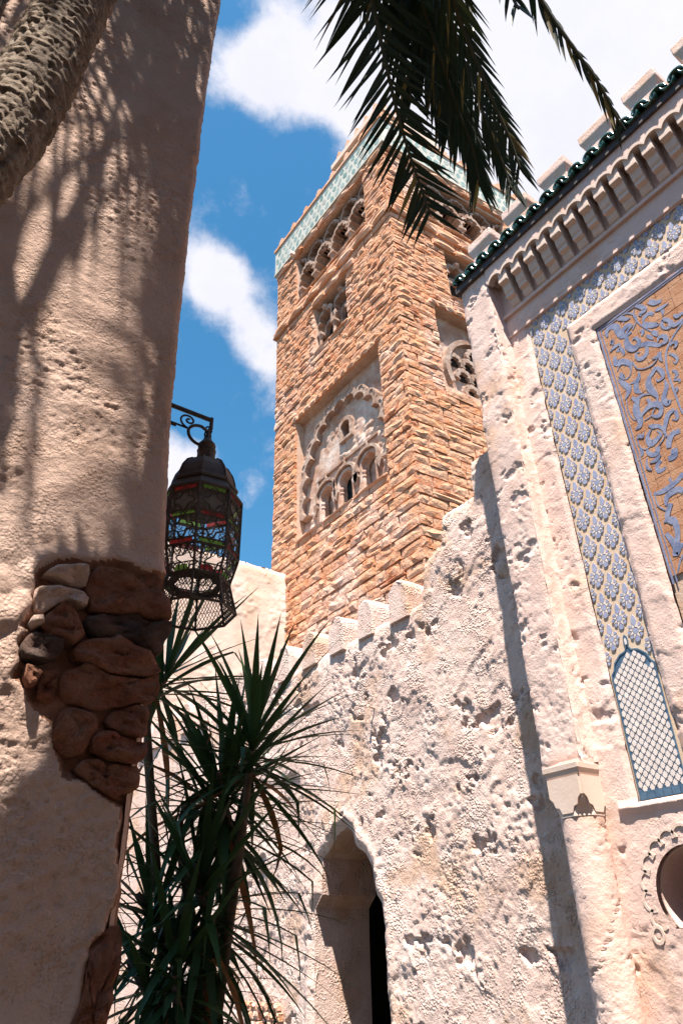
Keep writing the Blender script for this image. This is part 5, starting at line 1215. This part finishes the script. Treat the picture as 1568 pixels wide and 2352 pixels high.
for hi, (dra, (px, py), X, ax, nl, L, spread) in enumerate([(r_,)+h_ for r_, hs_ in PLANTS for h_ in hs_]):
    h = on_x(px, py, X); ax = Vector(ax).normalized(); foot = OFF[dra]+Vector(((hi % 2)*.12-.05, (hi % 3)*.07-.06, 0))
    st = MB(); pts = [foot, foot.lerp(h, .4)+Vector((0, 0, .1)), h-ax*.45, h-ax*.12, h+ax*.06]
    st.tube([Vector(p) for p in spline(np.asarray([tuple(p) for p in pts]), 6)], [.026]*12+[.02]*13, 8); part('stem', st, M['stem'], dra, smooth=True)
    t1 = ax.cross(Vector((.3, .9, .1))).normalized(); t2 = ax.cross(t1)
    for i in range(nl):
        f = (i+.5)/nl; th = .15+f**.72*spread; ph = i*2.39996+rl.uniform(-.25, .25)
        rad = t1*math.cos(ph)+t2*math.sin(ph); d = (ax*math.cos(th)+rad*math.sin(th)).normalized()
        o_ = h-ax*(.02+.30*f)+rad*.015
        side_ = d.cross(Vector((0, 0, 1)))
        if side_.length < .1: side_ = rad.cross(ax)
        side_.normalize(); up_ = side_.cross(d)
        if up_.z < 0: up_ = -up_; 
        side_ = up_.cross(d)
        k = rl.choice((0, 1, 1, 0, 8)) if f < .35 else (rl.choice((1, 2, 2, 3, 8)) if f < .75 else rl.choice((3, 4, 5, 6, 2, 2)))
        dry = f > .8 and rl.random() < .22
        s_ = L*rl.uniform(.8, 1.12)*(.85 if f < .12 else 1); mt = Matrix.Identity(4)
        for r_ in range(3): mt[r_][0] = d[r_]*s_; mt[r_][1] = side_[r_]*1.15; mt[r_][2] = up_[r_]*s_*1.0; mt[r_][3] = o_[r_]
        inst('leaf', (LD if dry else LG)[k], mt, dra)

# ------------------------------------------------------------------ unseen tree added left of the camera, leaves placed to shade the near wall
def on_y(px, py, Y):
    r = ray(px, py); return EYEV+r*(Y/r.y)
SH = [[(60, 1300), (275, 1290), (395, 1095), (420, 900), (600, 900), (600, 2500), (-60, 2500), (-60, 1930), (55, 1820), (130, 1640), (62, 1510), (105, 1430)],
      [(255, -60), (640, -60), (600, 950), (395, 1010), (385, 880), (330, 740), (345, 600), (335, 450), (330, 300), (250, 190)],
      [(-120, 480), (35, 520), (55, 800), (20, 1050), (-120, 1100)]]
tree = root('added_shade_tree', (-1.9, .9, 0), 'unseen broad leaved tree added left of the viewpoint to shade the near wall', 'tree')
rt = random.Random(9); lf = MB(); NB = 0
for P, num, y0a, y0b in ((SH[0], 2300, 1.05, 1.75), (SH[1], 600, 1.2, 1.8), (SH[2], 160, 1.3, 1.8)):
    Q = [on_y(x, y, 2.5) for x, y in P]; qx = [q.x for q in Q]; qz = [q.z for q in Q]; PP = [(q.x, q.z) for q in Q]
    X_ = np.array([rt.uniform(min(qx), max(qx)) for _ in range(num*2)]); Z_ = np.array([rt.uniform(min(qz), max(qz)) for _ in range(num*2)])
    sd = poly_sdf(PP, X_, Z_); ok = 0
    for x, z, s_ in zip(X_, Z_, sd):
        if s_ > -.03 or ok > num: continue
        y0 = rt.uniform(y0a, y0b); p = Vector((x, 2.5, z))-SUND*((2.5-y0)/SUND.y)
        if in_frame(p, 70): continue
        ok += 1
        a_ = rt.uniform(0, 6.28); t_ = rt.uniform(-.5, .5); L = rt.uniform(.07, .12)
        d = Vector((math.cos(a_)*math.cos(t_), math.sin(a_)*math.cos(t_), math.sin(t_))); s2 = d.cross(Vector((rt.uniform(-.4, .4), rt.uniform(-.4, .4), 1))).normalized()
        lf.add([p-d*L*.6, p-d*L*.1+s2*L*.32, p+d*L*.7, p-d*L*.1-s2*L*.32], [(0, 1, 2, 3)])
part('foliage', lf, M['leaf'], tree, kind='stuff', recalc=False)
m = MB(); m.tube([(-1.9, .9, 0), (-1.85, .95, 2.5), (-1.5, 1.1, 4.6), (-1.1, 1.3, 6.2), (-.9, 1.4, 8.0)], [.14, .12, .10, .07, .04], 10)
m.tube([(-1.5, 1.1, 4.6), (-.9, 1.3, 5.3), (-.5, 1.4, 5.6)], [.06, .045, .02], 8); m.tube([(-1.1, 1.3, 6.2), (-.6, 1.5, 7.4), (-.35, 1.6, 8.4)], [.05, .035, .015], 8)
part('tree_trunk', m, M['stem'], tree, smooth=True)

# ------------------------------------------------------------------ unseen house added behind the viewpoint to hold back sky light
FH = Fr((0, -4.2, 0), (1, 0, 0), (0, 1, 0))
house = root('sky_block_house', (-2, -6, 0), 'unseen plaster house added behind the viewpoint to block sky light', 'building')
m = MB()
for u0, u1, z0, z1 in ((-12, 7, 3.2, 6.4), (-12, 7, 8.2, 10.6), (-12, -6.2, 0, 3.2), (-4.8, .2, 0, 3.2), (1.4, 7, 0, 3.2), (-12, -7.6, 6.4, 8.2), (-6.6, -2.2, 6.4, 8.2), (-1.2, 3.4, 6.4, 8.2), (4.4, 7, 6.4, 8.2)): m.box(FH, u0, u1, z0, z1, -4, 0)
part('wall', m, M['leftwall'], house)
for u0, u1, z0, z1 in ((-6.2, -4.8, 0, 3.2), (.2, 1.4, 0, 3.2)):
    m = MB(); m.box(FH, u0, u1, z0, z1, -.35, -.25); part('door', m, M['darkwood'], house)
for u0, u1 in ((-7.6, -6.6), (-2.2, -1.2), (3.4, 4.4)):
    m = MB(); m.box(FH, u0, u1, 6.4, 8.2, -.3, -.25); part('window', m, M['glassdark'], house)
